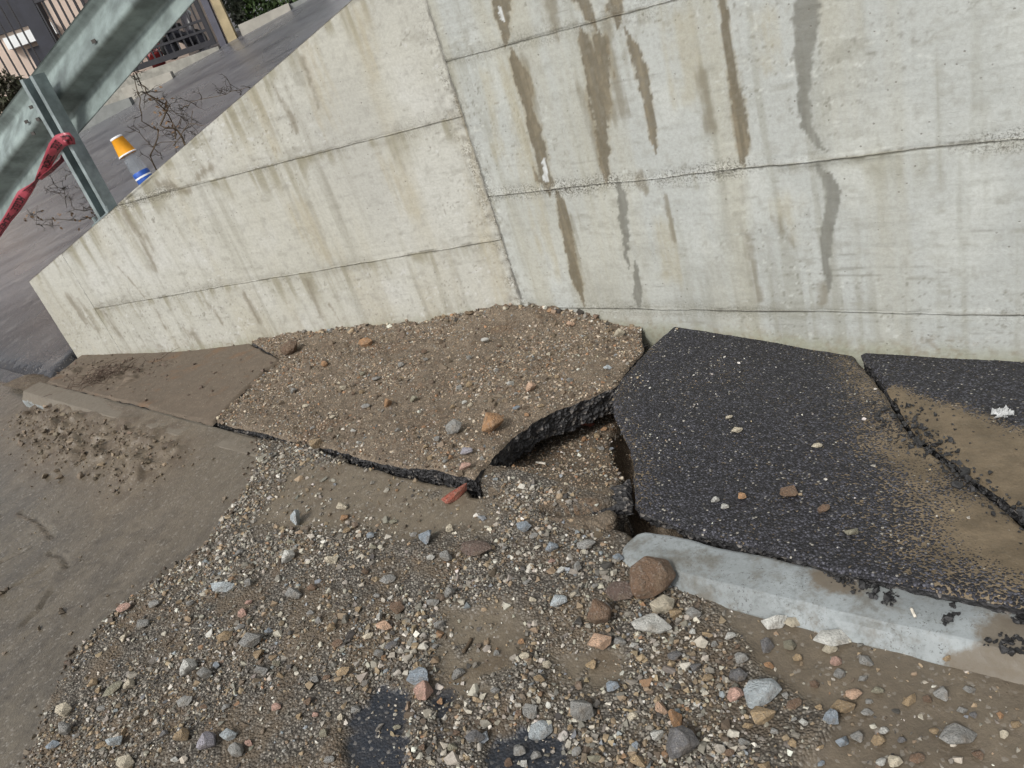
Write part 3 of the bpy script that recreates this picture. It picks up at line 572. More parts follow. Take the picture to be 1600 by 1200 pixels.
def wall_lift(u0, u1, zlo, zhi, wall, parent, mat, res=.0064, facing=1, joint=(1, 1, 1, 1), name='concrete_lift'):
    """zlo/zhi functions of u; local frame x = along wall, z = up, y*facing = towards the street"""
    us = np.linspace(u0, u1, int((u1-u0)/res)+2); hz = max(zhi(u)-zlo(u) for u in us); vsn = int(hz/res)+2
    U = np.repeat(us, vsn); lo = np.repeat([zlo(u) for u in us], vsn); hi = np.repeat([zhi(u) for u in us], vsn); vv = np.tile(np.linspace(0, 1, vsn), len(us))
    Zc = lo+(hi-lo)*vv
    dl = U-u0; dr = u1-U; db = Zc-lo; dt = hi-Zc
    nz = fbm(U*9+zlo(u0)*7, Zc*9, 101+facing, 4)
    rec = 0
    for dist, on_ in zip((dl, dr, db, dt), joint):
        if on_: rec = rec + on_*.0024*sm(dist+.003*fbm(U*40, Zc*40, 103, 3), .009, 0)*(.25+.75*sm(fbm(U*3.1, Zc*0+3, 104, 4), -.25, .35))
    crn = np.zeros_like(U)
    if joint[0] or True:                                             # crumbled mortar down the inner corner
        dcor = U if wall == 'A' else U*1.25
        crn = sm(dcor+.035*fbm(U*7, Zc*5, 107, 3), .085, .0)*(sm(Zc, 1.4, .75) if wall == 'A' else sm(Zc, 1.2, .5)*.8)
    y = .0016*nz+.0007*fbm(U*3, Zc*55, 105, 3)-rec+crn*(.007*np.maximum(fbm(U*45, Zc*45, 108, 4), -.3))
    # lips of leaked concrete along the joints
    lip = sm(np.minimum(db, dt), .016, .004)*sm(fbm(U*5, Zc*2, 109, 3), .05, .5); y = y+.004*lip*(joint[2] > 0)
    st = np.zeros((len(U), 3)); st2 = np.zeros((len(U), 3))
    Uw = U+.012*fbm(U*11, Zc*8, 121, 4)+.0075*fbm(U*4, Zc*60, 122, 4); Zw = Zc+.02*fbm(U*30, Zc*3, 123, 3)
    for strokes, arr, ch in ((BROWN_S, st, 0), (GREY_S, st, 1), (FAINT_S, st2, 0), (GLINT_S, st2, 2), (TINT_S, st2, 1)):
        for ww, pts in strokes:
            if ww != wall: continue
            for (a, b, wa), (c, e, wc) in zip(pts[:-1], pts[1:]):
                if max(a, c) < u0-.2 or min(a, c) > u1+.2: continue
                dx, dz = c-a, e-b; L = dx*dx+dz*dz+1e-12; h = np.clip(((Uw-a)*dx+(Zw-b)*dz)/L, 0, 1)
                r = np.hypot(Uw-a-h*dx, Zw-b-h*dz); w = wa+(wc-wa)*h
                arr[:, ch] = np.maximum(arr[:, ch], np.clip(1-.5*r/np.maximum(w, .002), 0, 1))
    jd = np.minimum(np.where(joint[2], db, 9), np.where(joint[3] >= 1, dt, 9))
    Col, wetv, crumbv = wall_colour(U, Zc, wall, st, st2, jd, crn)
    V = np.stack([U, y*facing, Zc], 1); n, m = len(us), vsn
    F = grid_faces(n, m, flip=(facing > 0))
    loop = np.concatenate([np.arange(n)*m, (n-1)*m+np.arange(1, m), np.arange(n-2, -1, -1)*m+m-1, np.arange(m-2, 0, -1)]); nl = len(loop)
    sk = V[loop].copy(); sk[:, 1] = -.03*facing; i = np.arange(nl); base = len(V)
    SF = np.stack([loop, base+i, base+(i+1) % nl, loop[(i+1) % nl]], 1); SF = SF[:, ::-1] if facing > 0 else SF
    SF = SF[:, ::-1]
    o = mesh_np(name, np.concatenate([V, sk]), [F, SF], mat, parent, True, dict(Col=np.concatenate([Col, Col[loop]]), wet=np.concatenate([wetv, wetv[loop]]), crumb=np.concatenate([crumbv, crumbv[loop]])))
    return o
def strokesB(*pts): return ('B', [(*wallB(x, y), w*wallB_scale(x, y)) for x, y, w in pts])
def strokesA(*pts): return ('A', [(*wallA(x, y), w*wallB_scale(x, y, 'A')) for x, y, w in pts])
def wallB_scale(x, y, k='B'):
    f = wallB if k == 'B' else wallA; a = f(x-2, y); b = f(x+2, y); return math.hypot(a[0]-b[0], a[1]-b[1])/4*.92
BROWN_S = [strokesB((778,-20,15),(783,20,14),(788,52,8)), strokesB((805,92,7),(814,120,14),(821,150,10),(826,172,7),(836,205,13),(845,245,14),(852,280,14),(854,287,10)),
    strokesB((873,308,5),(882,350,9),(892,400,8),(900,435,8),(910,464,3)),
    strokesB((912,62,9),(925,110,14),(933,160,17),(940,200,11),(945,240,9),(946,268,7)), strokesB((985,66,7),(998,110,13),(1012,160,10),(1022,212,6)),
    strokesB((938,66,14),(944,110,13),(948,160,7)), strokesB((905,-10,12),(920,22,12)), strokesB((960,-10,14),(965,18,12)),
    strokesB((1128,-10,8),(1140,70,11),(1150,140,12),(1160,200,12),(1162,236,10))]
GREY_S = [strokesB((1260,-20,22),(1261,40,22),(1259,90,18),(1255,140,13),(1260,200,11),(1278,222,5)), strokesB((1284,268,8),(1300,300,12),(1292,345,12),(1290,400,10),(1292,440,6)),
    strokesB((967,292,7),(974,340,8),(980,400,4)), strokesB((992,420,5),(996,462,8))]
FAINT_S = [strokesB((948,58,46),(956,120,42),(966,172,24)), strokesB((918,150,22),(938,250,10)), strokesB((1132,0,16),(1150,150,18),(1162,230,14)), strokesB((812,100,20),(840,230,18)), strokesB((890,340,14),(905,450,10)), strokesB((1040,305,5),(1052,372,5)), strokesB((1168,365,7),(1186,470,8)), strokesB((1100,120,14),(1110,200,14)), strokesB((1000,280,12),(1010,300,6)), strokesB((1285,445,10),(1290,475,8)),
    strokesB((860,0,20),(870,60,10)), strokesB((1215,345,14),(1240,390,10)),
    strokesA((108,466,8),(128,492,13),(150,515,6)), strokesA((162,487,6),(186,524,6)), strokesA((240,480,4),(258,511,4)), strokesA((320,470,4),(346,502,6)), strokesA((382,460,5),(406,502,6)), strokesA((516,476,3),(531,500,3)),
    strokesA((195,330,8),(222,370,12),(242,420,8)), strokesA((250,288,7),(290,296,7),(330,262,7)), strokesA((425,130,7),(462,200,7)), strokesA((470,90,6),(500,170,5)), strokesA((185,420,4),(224,462,4)), strokesA((300,520,10),(320,548,8)), strokesA((480,440,8),(500,500,6))]
TINT_S = [strokesA((470,60,18),(510,180,26)), strokesA((400,150,20),(430,230,14)), strokesA((720,160,16),(760,360,26),(790,460,20)), strokesA((600,250,20),(640,330,18)), strokesA((470,330,20),(510,400,20)), strokesA((560,20,18),(585,120,10)),
    strokesB((800,120,22),(830,300,20),(870,420,16)), strokesB((1060,30,30),(1075,150,26)), strokesB((1225,320,24),(1240,380,16)), strokesB((1195,30,20),(1205,110,16)), strokesB((1035,360,20),(1045,430,20)), strokesB((760,120,16),(775,240,12))]
GLINT_S = [strokesB((850,250,2.5),(852,266,5),(853,280,5.5)), strokesB((781,14,2),(784,32,3.5))]  # strokes of painted water glint
def taper(lst):
    out = []
    for ww, p in lst:
        (a0, b0, w0), (a1, b1, w1) = p[0], p[1]; (c0, e0, x0), (c1, e1, x1) = p[-2], p[-1]
        n0 = math.hypot(a1-a0, b1-b0)+1e-6; n1 = math.hypot(c1-c0, e1-e0)+1e-6
        out.append((ww, [(a0-(a1-a0)/n0*.035, b0-(b1-b0)/n0*.035, .0025)]+list(p)+[(c1+(c1-c0)/n1*.05, e1+(e1-e0)/n1*.05, .002)]))
    return out
BROWN_S = taper(BROWN_S); GREY_S = taper(GREY_S)
ZT = lambda u: .552+.2842*(2.954-u)
ZTB = lambda u: 1.392+.27*u
wall = empty('retaining_wall', K0)
tag(wall, 'grey concrete retaining wall with wet brown streaks and a sloping wing', 'wall')
def frame(o, dx, o_y):
    o.matrix_local = Matrix(((dx[0], o_y[0], 0, 0), (dx[1], o_y[1], 0, 0), (0, 0, 1, 0), (0, 0, 0, 1)))
yA = np.array([-dA[1], dA[0], 0]); yB = np.array([-dB[1], dB[0], 0])
UE = 2.56
def c_(v):
    k = round(v*50); return (lambda u: v) if v < -.1 else (lambda u: v+float(.0045*fbm(np.array([u*4.]), np.array([k*3.3]), 801, 4)[0]+.0016*fbm(np.array([u*45.]), np.array([k*1.7]), 802, 2)[0]))
def clipz(v):
    f = c_(v); return lambda u: min(f(u), ZT(u)-.002)
for (a, b, lo, hi, jn) in ((0, UE, c_(-.32), c_(.331), (0, .1, 0, 1)), (0, UE, c_(.3312), clipz(.829), (0, .1, 1, 1)), (0, 1.965, c_(.8292), lambda u: ZT(u), (0, 0, 1, .35)), (UE+.0006, 2.954, c_(-.32), lambda u: ZT(u), (.1, .5, 0, .35))):
    o = wall_lift(a, b, lo, hi, 'A', wall, M['wing'], facing=1, joint=jn); frame(o, dA, yA)
for (lo, hi, jn) in ((c_(-.40), c_(.022), (0, 0, 0, 1)), (c_(.0222), c_(.512), (0, 0, 1, 1)), (c_(.5122), c_(1.022), (0, 0, 1, 1)), (c_(1.0222), lambda u: ZTB(u), (0, 0, 1, .35))):
    o = wall_lift(0, 3.8, lo, hi, 'B', wall, M['main'], facing=-1, joint=jn); frame(o, dB, yB)
core = MB()
for (P, dx, ny, L, zt) in ((K0, dA, nA, 2.952, ZT), (K0, dB, nB, 3.8, ZTB)):
    for f0, f1 in ((0., 1.),):
        a = np.array([0, 0, 0]); b0 = dx*L; o0 = ny*.024; o1 = ny*.30; z = np.array([0, 0, 1.])
        core.hexa([a+o0-.4*z, b0+o0-.4*z, b0+o1-.4*z, a+o1-.4*z, a+o0+(zt(0)-.004)*z, b0+o0+(zt(L)-.004)*z, b0+o1+(zt(L)-.004)*z, a+o1+(zt(0)-.004)*z])
core.build('wall_core', M['core'], wall)
# ================================================================== guard rail on the wall top
M['galv'] = simple('galvanised_steel', (.30,.355,.36), .48, .35, 14, .35, .08)
M['galv_rail'] = simple('weathered_rail', (.235,.285,.275), .5, .5, 7, .3, .1)
M['steel_dark'] = simple('dark_bolt', (.06,.055,.05), .6, .3, 90)
RAIL_OFF = .20
ru = [wallA(x, y, RAIL_OFF) for x, y in ((0,170),(65,85),(130,0))]; rl = [wallA(x, y, RAIL_OFF) for x, y in ((120,212),(200,120),(305,0))]
pu = np.polyfit([a for a, b in ru], [b for a, b in ru], 1); plo = np.polyfit([a for a, b in rl], [b for a, b in rl], 1)
UB = 2.42                                                            # past here the rail end curves down to the ground
def rail_z(u):
    top = np.polyval(pu, u); bot = np.polyval(plo, u); e = max(0, u-UB); return top, bot-.05*e*e
post_u, post_z = wallA(172, 330, .12)
rail = empty('guard_rail', Apos(post_u, ZT(post_u), .12))
tag(rail, 'galvanised steel guard rail bolted to a post on the sloping wall top', 'guard rail')
ro = np.array(rail.location)
PROF = [(.030,0),(.032,.02),(.060,.16),(.083,.27),(.085,.30),(.080,.33),(.012,.43),(.0,.46),(.0,.51),(.008,.56),(.080,.80),(.088,.84),(.088,.87),(.078,.93),(.070,.97),(.068,1)]
us = np.concatenate([np.linspace(-.6, 2.3, 40), np.linspace(2.34, 3.3, 24)]); V = []
for u in us:
    zt_, zb_ = rail_z(u); sw = 0
    for layer in (0, .004):
        for o_, h_ in PROF: V.append(Apos(u, zb_+(zt_-zb_)*h_, RAIL_OFF-.03+o_+layer+sw)-ro)
V = np.array(V); npf = len(PROF); F = []
for i in range(len(us)-1):
    for k in range(npf-1):
        a = i*2*npf+k; b = a+2*npf; F.append((a, b, b+1, a+1)); a += npf; b += npf; F.append((a, a+1, b+1, b))
    for k in (0, npf-1):
        a = i*2*npf+k; b = a+2*npf; F.append((a, a+npf, b+npf, b))
rb = mesh_np('rail_beam', V, np.array(F), M['galv_rail'], rail, True)
def plate(parent, name, mat, u, z, w, h, off, dep=.006):
    m = MB(); P = [Apos(u+a*w/2, z+b*h/2, off+c)-ro for c in (0, dep) for b in (-1, 1) for a in (-1, 1)]
    m.hexa([P[0], P[1], P[3], P[2], P[4], P[5], P[7], P[6]]); return m.build(name, mat, parent)
# C-section post
m = MB(); zb_ = ZT(post_u); zt_ = wallA(40, 152, .12)[1]+.07; w_, dpt = .098, .07
sec = [(-w_/2, 0), (w_/2, 0), (w_/2, -dpt), (w_/2-.022, -dpt), (w_/2-.022, -dpt+.005), (w_/2-.005, -dpt+.005), (w_/2-.005, -.005), (-w_/2+.005, -.005), (-w_/2+.005, -dpt+.005), (-w_/2+.022, -dpt+.005), (-w_/2+.022, -dpt), (-w_/2, -dpt)]
n = len(sec); VV = [Apos(post_u+a, z, .17-.03+b)-ro for z in (zb_-.004, zt_) for a, b in sec]
FF = [(i, (i+1) % n, n+(i+1) % n, n+i) for i in range(n)]+[tuple(range(n, 2*n))]
m.add(VV, FF); post = m.build('post', M['galv'], rail)
plate(post, 'base_plate', M['galv'], post_u, 0, .001, .001, .1)
bp_ = MB(); P = []
for z in (.003, .014):
    for b in (.04, .20):
        for a in (-.085, .085): P.append(Apos(post_u+a, ZT(post_u+a)+z, b)-ro)
bp_.hexa([P[0], P[1], P[3], P[2], P[4], P[5], P[7], P[6]]); bpo = bp_.build('base_plate', M['galv'], rail)
bpy.data.objects.remove(post.children[0], do_unlink=True)
plate(post, 'bolt_slot', M['steel_dark'], post_u-.002, zt_-.13, .016, .028, .128)
plate(post, 'bolt_slot', M['steel_dark'], post_u-.002, zt_-.42, .010, .03, .128)
for a in (-.062, .062):
    mb = MB(); c0 = Apos(post_u+a, ZT(post_u+a)+.012, .06)-ro; mb.tube([c0, c0+np.array([0, 0, .03])], .011, 8); mb.build('anchor_bolt', M['galv'], rail)
for (du, dz) in ((.20, -.005), (.20, .055), (.29, -.03), (.29, .03), (.13, .045), (-.42, .02)):
    zt1, zb1 = rail_z(post_u+du); plate(rb, 'bolt_hole', M['steel_dark'], post_u+du, (zt1+zb1)/2+dz, .026, .016, RAIL_OFF-.036, .004)

# ================================================================== barrier tape tied to the post
def mat_tape():
    m = NT('red_tape'); n = m.noise(30, 4); c = m.mix(n, (.26,.032,.052), (.40,.07,.095)); return m.out(c, .38, m.bump(n, .2, .004))
M['tape'] = mat_tape(); M['ink'] = simple('tape_ink', (.02,.012,.014), .5, .2, 60)
def ribbon(path, mat, name, parent, org, letters=True):
    V = []; L = []; n = len(path)
    P = [(np.array(Apos(*wallA(x, y, off), off)), wd, ang) for x, y, off, wd, ang in path]
    Q = []
    for i in range(n-1):
        for k in range(6):
            f = k/6; Q.append(tuple(P[i][j]*(1-f)+P[i+1][j]*f for j in range(3)))
    Q.append(P[-1]); pts = [Vector(q[0]) for q in Q]
    for i, (p, wd, ang) in enumerate(Q):
        t = (pts[min(i+1, len(pts)-1)]-pts[max(i-1, 0)]).normalized(); view = (Vector(CAM)-pts[i]).normalized()
        b = t.cross(view).normalized(); c = b.cross(t).normalized(); ax = b*math.cos(ang)+c*math.sin(ang)
        wd = wd*.82; fold = .06*wd*math.sin(i*.7)
        for k in (-1, -.33, .33, 1): V.append(np.array(pts[i]+ax*(wd/2*k)+c*(fold*(1-k*k)))-org)
    m_ = MB(); F = [(i*4+k, i*4+k+1, (i+1)*4+k+1, (i+1)*4+k) for i in range(len(Q)-1) for k in range(3)]; m_.add(V, F); o = m_.build(name, mat, parent, True)
    sol = o.modifiers.new('thickness', 'SOLIDIFY'); sol.thickness = .0012; sol.offset = 0
    if letters:
        lm = MB(); V = np.array(V).reshape(-1, 4, 3); i = 1
        while i < len(Q)-3:
            nr = np.cross(V[i+1, 0]-V[i, 0], V[i, 3]-V[i, 0]); nr = nr/(np.linalg.norm(nr)+1e-9)*.0022
            if np.dot(nr, CAM-org-V[i, 0]) < 0: nr = -nr
            def q(a, b): r = V[i, 0]*(1-b)+V[i, 3]*b; r2 = V[i+1, 0]*(1-b)+V[i+1, 3]*b; return r*(1-a)+r2*a+nr
            kind = random.randint(0, 3); bars = [((0, .2), (.22, .8))]
            bars += [[((.22, .2), (.85, .32)), ((.22, .68), (.85, .8))], [((.22, .42), (.85, .56)), ((.7, .2), (.92, .8))], [((.22, .68), (.9, .8))], [((.22, .2), (.9, .3)), ((.22, .44), (.7, .54)), ((.22, .7), (.9, .8))]][kind]
            for (a0, b0), (a1, b1) in bars: lm.add([q(a0, b0), q(a1, b0), q(a1, b1), q(a0, b1)], [(0, 1, 2, 3)])
            i += 1
        lm.build('lettering', M['ink'], o)
    return o
tp = np.array(Apos(*wallA(105, 218, .06), .06)); tape = empty('barrier_tape', tp)
tag(tape, 'twisted red barrier tape with black lettering tied to the rail post', 'tape')
ribbon([(110,226,.06,.055,.2),(106,216,.05,.07,.1),(94,220,.045,.075,-.1),(86,230,.045,.072,.1),(76,250,.05,.06,.25),(66,270,.05,.05,.1),(57,282,.05,.022,.9),(50,291,.05,.035,.3),(36,305,.05,.07,-.2),(24,325,.04,.065,.3),(12,342,.04,.05,.1),(-6,368,.03,.05,.2),(-40,430,.03,.05,.4)], M['tape'], 'tape_strip', tape, tp)
ribbon([(104,234,.16,.04,.4),(96,251,.10,.05,1.1),(80,266,.06,.04,.9),(62,280,.05,.02,.5)], M['tape'], 'tape_loop', tape, tp)

# ================================================================== bottle and paper cup on the wall top
def mat_clear():
    m = NT('clear_plastic'); return m.out((.74,.84,.92), .08, None, Transmission_Weight=.75, IOR=1.2, Alpha=.34)
M['clear'] = mat_clear(); M['label_blue'] = simple('blue_label', (.02,.09,.40), .4, .3, 30); M['white'] = simple('white_print', (.75,.76,.78), .5, .08, 30); M['cup'] = simple('orange_paper', (.86,.37,.012), .55, .12, 30)
bo = .10; bu, bz = wallA(233, 289, bo); b0 = np.array(Apos(bu, ZT(bu)+.002, bo)); b1 = np.array(Apos(*wallA(180, 213, bo), bo)); ax = Vector(b1-b0); BL = ax.length
bot = empty('plastic_bottle', b0); tag(bot, 'crushed clear plastic bottle with a blue label standing on the wall top', 'bottle')
m = MB(); R = .040; hb = BL*.66
m.lathe([(0.0,.004),(R*.8,.0),(R,.010),(R*.98,hb*.2),(R*.93,hb*.35),(R*1.02,hb*.5),(R*.95,hb*.62),(R*.9,hb*.78),(R*.6,hb*.92),(R*.38,hb*.98),(R*.36,hb*1.12),(0,hb*1.13)], 18, (0,0,0), ax); m.build('bottle_body', M['clear'], bot, True)
m = MB(); m.lathe([(R*1.03,hb*.06),(R*1.04,hb*.10),(R*1.03,hb*.36),(R*1.0,hb*.38)], 18, (0,0,0), ax); lb = m.build('label_band', M['label_blue'], bot, True)
m = MB(); m.lathe([(R*1.05,hb*.19),(R*1.05,hb*.24)], 18, (0,0,0), ax); m.build('label_stripe', M['white'], lb, True)
cup = empty('paper_cup', b0+np.array(ax)*.62); tag(cup, 'orange paper cup upturned over the neck of the plastic bottle', 'cup')
hc = BL*.36; m = MB(); m.lathe([(.044,0),(.044,.003),(.030,hc*.92),(.031,hc*.93)], 22, (0,0,0), ax); m.build('cup_side', M['cup'], cup, True)
m = MB(); m.lathe([(.0455,-.003),(.047,0),(.0455,.004),(.044,.002)], 22, (0,0,0), ax); m.build('cup_rim', M['white'], cup, True)
m = MB(); m.lathe([(.0312,hc*.90),(.0318,hc*.95),(.031,hc),(.027,hc*.985),(0,hc*.98)], 22, (0,0,0), ax); m.build('cup_base', M['white'], cup, True)

# ================================================================== dry shrub behind the wall
M['twig'] = simple('dry_twig', (.045,.036,.028), .85, .4, 60); M['twig_light'] = simple('dry_stem', (.085,.06,.036), .85, .4, 60); M['deadleaf'] = simple('dead_leaf', (.17,.10,.05), .8, .4, 40)
def shrub(name, label, stems, n_twig, spread, base_off, seed):
    rnd = random.Random(seed); pts0 = [np.array(Apos(*wallA(x, y, base_off), base_off)) for x, y in stems[0][0][:1]]
    root = empty(name, pts0[0]-np.array([0, 0, .25])); tag(root, label, 'shrub'); org = np.array(root.location)
    main = MB(); twig = MB(); nodes = []
    for pl, r in stems:
        P = [np.array(Apos(*wallA(x, y, base_off+rnd.uniform(-.03, .03)), base_off+rnd.uniform(-.05, .05)))-org for x, y in pl]
        Q = []
        for a, b in zip(P[:-1], P[1:]):
            for k in range(3): Q.append(a*(1-k/3)+b*k/3+np.array([rnd.gauss(0, .004) for _ in range(3)]))
        Q.append(P[-1]); rr = [r*(1-.6*i/len(Q)) for i in range(len(Q))]; main.tube(Q, rr, 5); nodes += Q
    def grow(p, d, L, r, dep):
        Q = [p]; dd = Vector(d)
        for i in range(5):
            dd = (dd+Vector([rnd.gauss(0, .35) for _ in range(3)])).normalized(); Q.append(Q[-1]+np.array(dd)*L/5)
        twig.tube(Q, [r*(1-.13*i) for i in range(6)], 4, False)
        if dep:
            for _ in range(2): grow(Q[rnd.randint(1, 4)], [rnd.gauss(0, 1), rnd.gauss(0, 1), rnd.gauss(.1, .8)], L*.6, r*.7, dep-1)
    for _ in range(n_twig):
        p = rnd.choice(nodes); grow(p, [rnd.gauss(0, 1), rnd.gauss(0, .6), rnd.gauss(.1, .8)], rnd.uniform(.4, 1.)*spread, .0022, 2)
    mo = main.build('stem', M['twig_light'] if seed == 3 else M['twig'], root); tag(twig.build('twigs', M['twig'], root), kind='stuff')
    lv = MB()
    for _ in range(40):
        p = rnd.choice(nodes[:12])+np.array([rnd.gauss(0, .03) for _ in range(3)]); a = Vector([rnd.gauss(0, 1) for _ in range(3)]).normalized(); b = a.orthogonal().normalized()
        lv.add([p, p+np.array(a*.012+b*.006), p+np.array(a*.024), p+np.array(a*.012-b*.006)], [(0, 1, 2, 3)])
    tag(lv.build('dead_leaves', M['deadleaf'], root), kind='stuff')
    return root
shrub('dry_shrub', 'bare thorny dry shrub rising behind the wall right of the bottle', [([(292,236),(275,205),(262,188),(250,170),(240,150),(228,128),(213,106)], .0055), ([(240,285),(240,240),(239,205),(237,185),(230,150),(216,112)], .004), ([(280,215),(262,192),(246,163),(233,143)], .0042),
    ([(240,152),(262,154),(276,166),(279,185),(281,198)], .002), ([(280,168),(302,159),(340,150),(386,136)], .002), ([(284,222),(298,193),(324,195)], .0022), ([(297,175),(306,192),(312,212)], .0018), ([(241,225),(262,226),(285,226)], .0018), ([(240,240),(225,205),(210,200)], .002)], 60, .085, .26, 3)
shrub('dry_shrub', 'low tangle of bare dry twigs at the foot of the rail post', [([(165,342),(140,345),(105,347),(70,338),(40,327)], .0035), ([(150,330),(125,324),(95,312),(72,292)], .0028), ([(140,330),(128,296),(112,262)], .0022), ([(110,322),(85,302),(76,290),(110,278)], .002), ([(100,350),(70,345),(55,322)], .0018), ([(155,335),(148,318),(140,312)], .005)], 30, .09, .24, 9)

# ================================================================== across the side road: gate, fence, house, hedge
def bg(x, y, Y=12.):
    P = hitplane(x, y, np.array([0, 1., 0]), (0, Y, 0)); return P[0], P[2]
M['iron'] = simple('dark_iron', (.022,.022,.028), .5, .3, 20); M['plinth'] = simple('pale_kerb', (.34,.33,.29), .85, .3, 9); M['house'] = simple('cream_wall', (.62,.50,.42), .85, .12, 3); M['house2'] = simple('brown_wall', (.085,.066,.062), .8, .25, 4)
M['shutter'] = simple('dark_shutter', (.022,.024,.036), .6, .3, 8); M['pillar'] = simple('beige_plaster', (.44,.36,.22), .9, .25, 7); M['slate'] = simple('slate_grey_post', (.09,.09,.115), .6, .2, 9); M['bright'] = simple('white_render', (.86,.88,.88), .8, .05, 4)
M['paleconc'] = simple('pale_concrete', (.42,.40,.35), .9, .25, 6); M['greyconc'] = simple('grey_concrete', (.25,.26,.25), .9, .25, 6)
gx0, gx1, gz = -4.35, -2.36, 1.65
gate = empty('iron_gate', (gx1, 12, gz)); tag(gate, 'dark iron driveway gate with vertical bars across the side road', 'gate')
def lb(parent, name, mat, a, b, org):
    m = MB(); m.box(np.array(a)-org, np.array(b)-org); return m.build(name, mat, parent)
go = np.array(gate.location)
for z0, z1 in ((gz, gz+.07), (gz+.185, gz+.215), (gz+.31, gz+.34), (gz+1.12, gz+1.17)): lb(gate, 'gate_rail', M['iron'], (gx0, 11.98, z0), (gx1-.06, 12.02, z1), go)
lb(gate, 'gate_stile', M['iron'], (gx1-.06, 11.97, gz-.001), (gx1, 12.03, gz+1.2), go)
x = gx0
while x < gx1-.09:
    lb(gate, 'gate_bar', M['iron'], (x, 11.99, gz+.068), (x+.020, 12.01, gz+1.13), go); x += .093
o = MB(); o.box((-.045, -.05, -.25), (.045, .05, 1.4)); gp = o.build('gate_post', M['slate']); gp.location = (-2.27, 12.0, 1.72); tag(gp, 'slate grey square steel post at the hinge of the iron gate', 'post')
o = MB(); o.hexa([(-.055,-.06,-.3),(.085,-.06,-.3),(.085,.08,-.3),(-.055,.08,-.3),(-.05,-.05,1.3),(.05,-.05,1.3),(.05,.06,1.3),(-.05,.06,1.3)]); bp2 = o.build('plaster_pillar', M['pillar']); bp2.location = (-2.15, 12.04, 1.85); tag(bp2, 'beige plastered pillar beside the slate grey gate post', 'pillar')
# plinth steps under the gate
o = MB(); o.box((-2.2,-.12,-.7),(0,.30,0)); pn = o.build('gate_sill', M['plinth']); pn.location = (-2.33, 11.97, 1.612); tag(pn, 'pale concrete sill under the iron gate', 'sill')
o = MB(); o.box((-.7,-.07,-.5),(0,.07,0)); pk = o.build('kerb_step', M['paleconc']); pk.location = (-3.0, 11.6, 1.50); tag(pk, 'low pale concrete step on the road in front of the gate', 'step')
o = MB(); o.box((-1.1,-.07,-.5),(0,.07,0)); pk = o.build('kerb_step', M['greyconc']); pk.location = (-3.55, 11.25, 1.36); tag(pk, 'long grey kerb strip at the lower end of the gate sill', 'kerb')
# low walls and hedge
o = MB(); o.hexa([(-1.97,11.9,1.2),(-1.22,11.95,1.2),(-1.22,12.1,1.2),(-1.97,12.1,1.2),(-1.97,11.9,1.775),(-1.22,11.95,1.835),(-1.22,12.1,1.835),(-1.97,12.1,1.775)]); lw1 = o.build('low_wall', M['paleconc']); tag(lw1, 'low pale concrete wall in front of the green hedge', 'wall', kind='thing')
o = MB(); o.hexa([(-1.215,12.0,1.2),(.9,12.1,1.2),(.9,12.25,1.2),(-1.215,12.2,1.2),(-1.215,12.0,1.815),(.9,12.1,2.0),(.9,12.25,2.0),(-1.215,12.2,1.815)]); lw2 = o.build('low_wall', M['greyconc']); tag(lw2, 'grey garden wall right of the green hedge', 'wall', kind='thing')
def mat_leaf(name, a, b):
    m = NT(name); n = m.noise(3, 4, .7); r = m.attr('Col', True); c = m.mix(m.ramp(n, .35, .65), a, b); c = m.mix(.4, c, r); return m.out(c, .6)
M['leaf'] = mat_leaf('hedge_leaf', (.030,.060,.016), (.075,.125,.035)); M['leafgrey'] = mat_leaf('grey_leaf', (.09,.10,.08), (.17,.17,.15))
def foliage(name, parent, mat, c, r, n, size, sd, org):
    g = np.random.default_rng(sd); q = g.normal(size=(n, 3)); q /= np.linalg.norm(q, axis=1)[:, None]; rad = g.uniform(.55, 1.05, n)**.6
    lump = 1+.22*np.sin(q[:, 0]*7+sd)*np.cos(q[:, 2]*6)+.12*g.normal(size=n); P = np.array(c)+q*np.array(r)*(rad*lump)[:, None]
    a = g.normal(size=(n, 3)); a /= np.linalg.norm(a, axis=1)[:, None]; b = np.cross(a, g.normal(size=(n, 3))); b /= np.linalg.norm(b, axis=1)[:, None]; s = size*g.uniform(.6, 1.4, n)[:, None]
    V = np.stack([P-a*s, P+b*s*.45, P+a*s, P-b*s*.45], 1).reshape(-1, 3)-org; F = np.arange(n*4).reshape(-1, 4); colr = np.repeat(g.uniform(.4, 1.3, (n, 1))*np.array([[.05,.085,.025]]), 4, 0)
    return mesh_np(name, V, F, mat, parent, False, dict(Col=colr))
hd = empty('hedge', (-1.5, 12.3, 1.6)); tag(hd, 'leafy green hedge above the low pale wall', 'hedge'); ho = np.array(hd.location)
foliage('foliage', hd, M['leaf'], (-1.35,12.45,2.05), (.62,.32,.42), 5000, .035, 4, ho)
m = MB()
for k in range(6): m.tube([(-.5+.16*k, .15, -.2), (-.45+.16*k, .17, .3), (-.5+.18*k, .12, .6)], [.015, .012, .006], 5)
m.build('stem', M['twig_light'], hd)
sb = empty('garden_shrub', (-2.0, 12.25, 1.6)); tag(sb, 'grey leaved shrub between the plaster pillar and the hedge', 'shrub'); so = np.array(sb.location)
foliage('foliage', sb, M['leafgrey'], (-1.98,12.35,2.15), (.14,.12,.45), 900, .04, 8, so)
m = MB(); m.tube([(0,.08,-.2),(.01,.09,.2),(0,.1,.5)], [.02, .015, .008], 6); m.build('stem', M['twig_light'], sb)
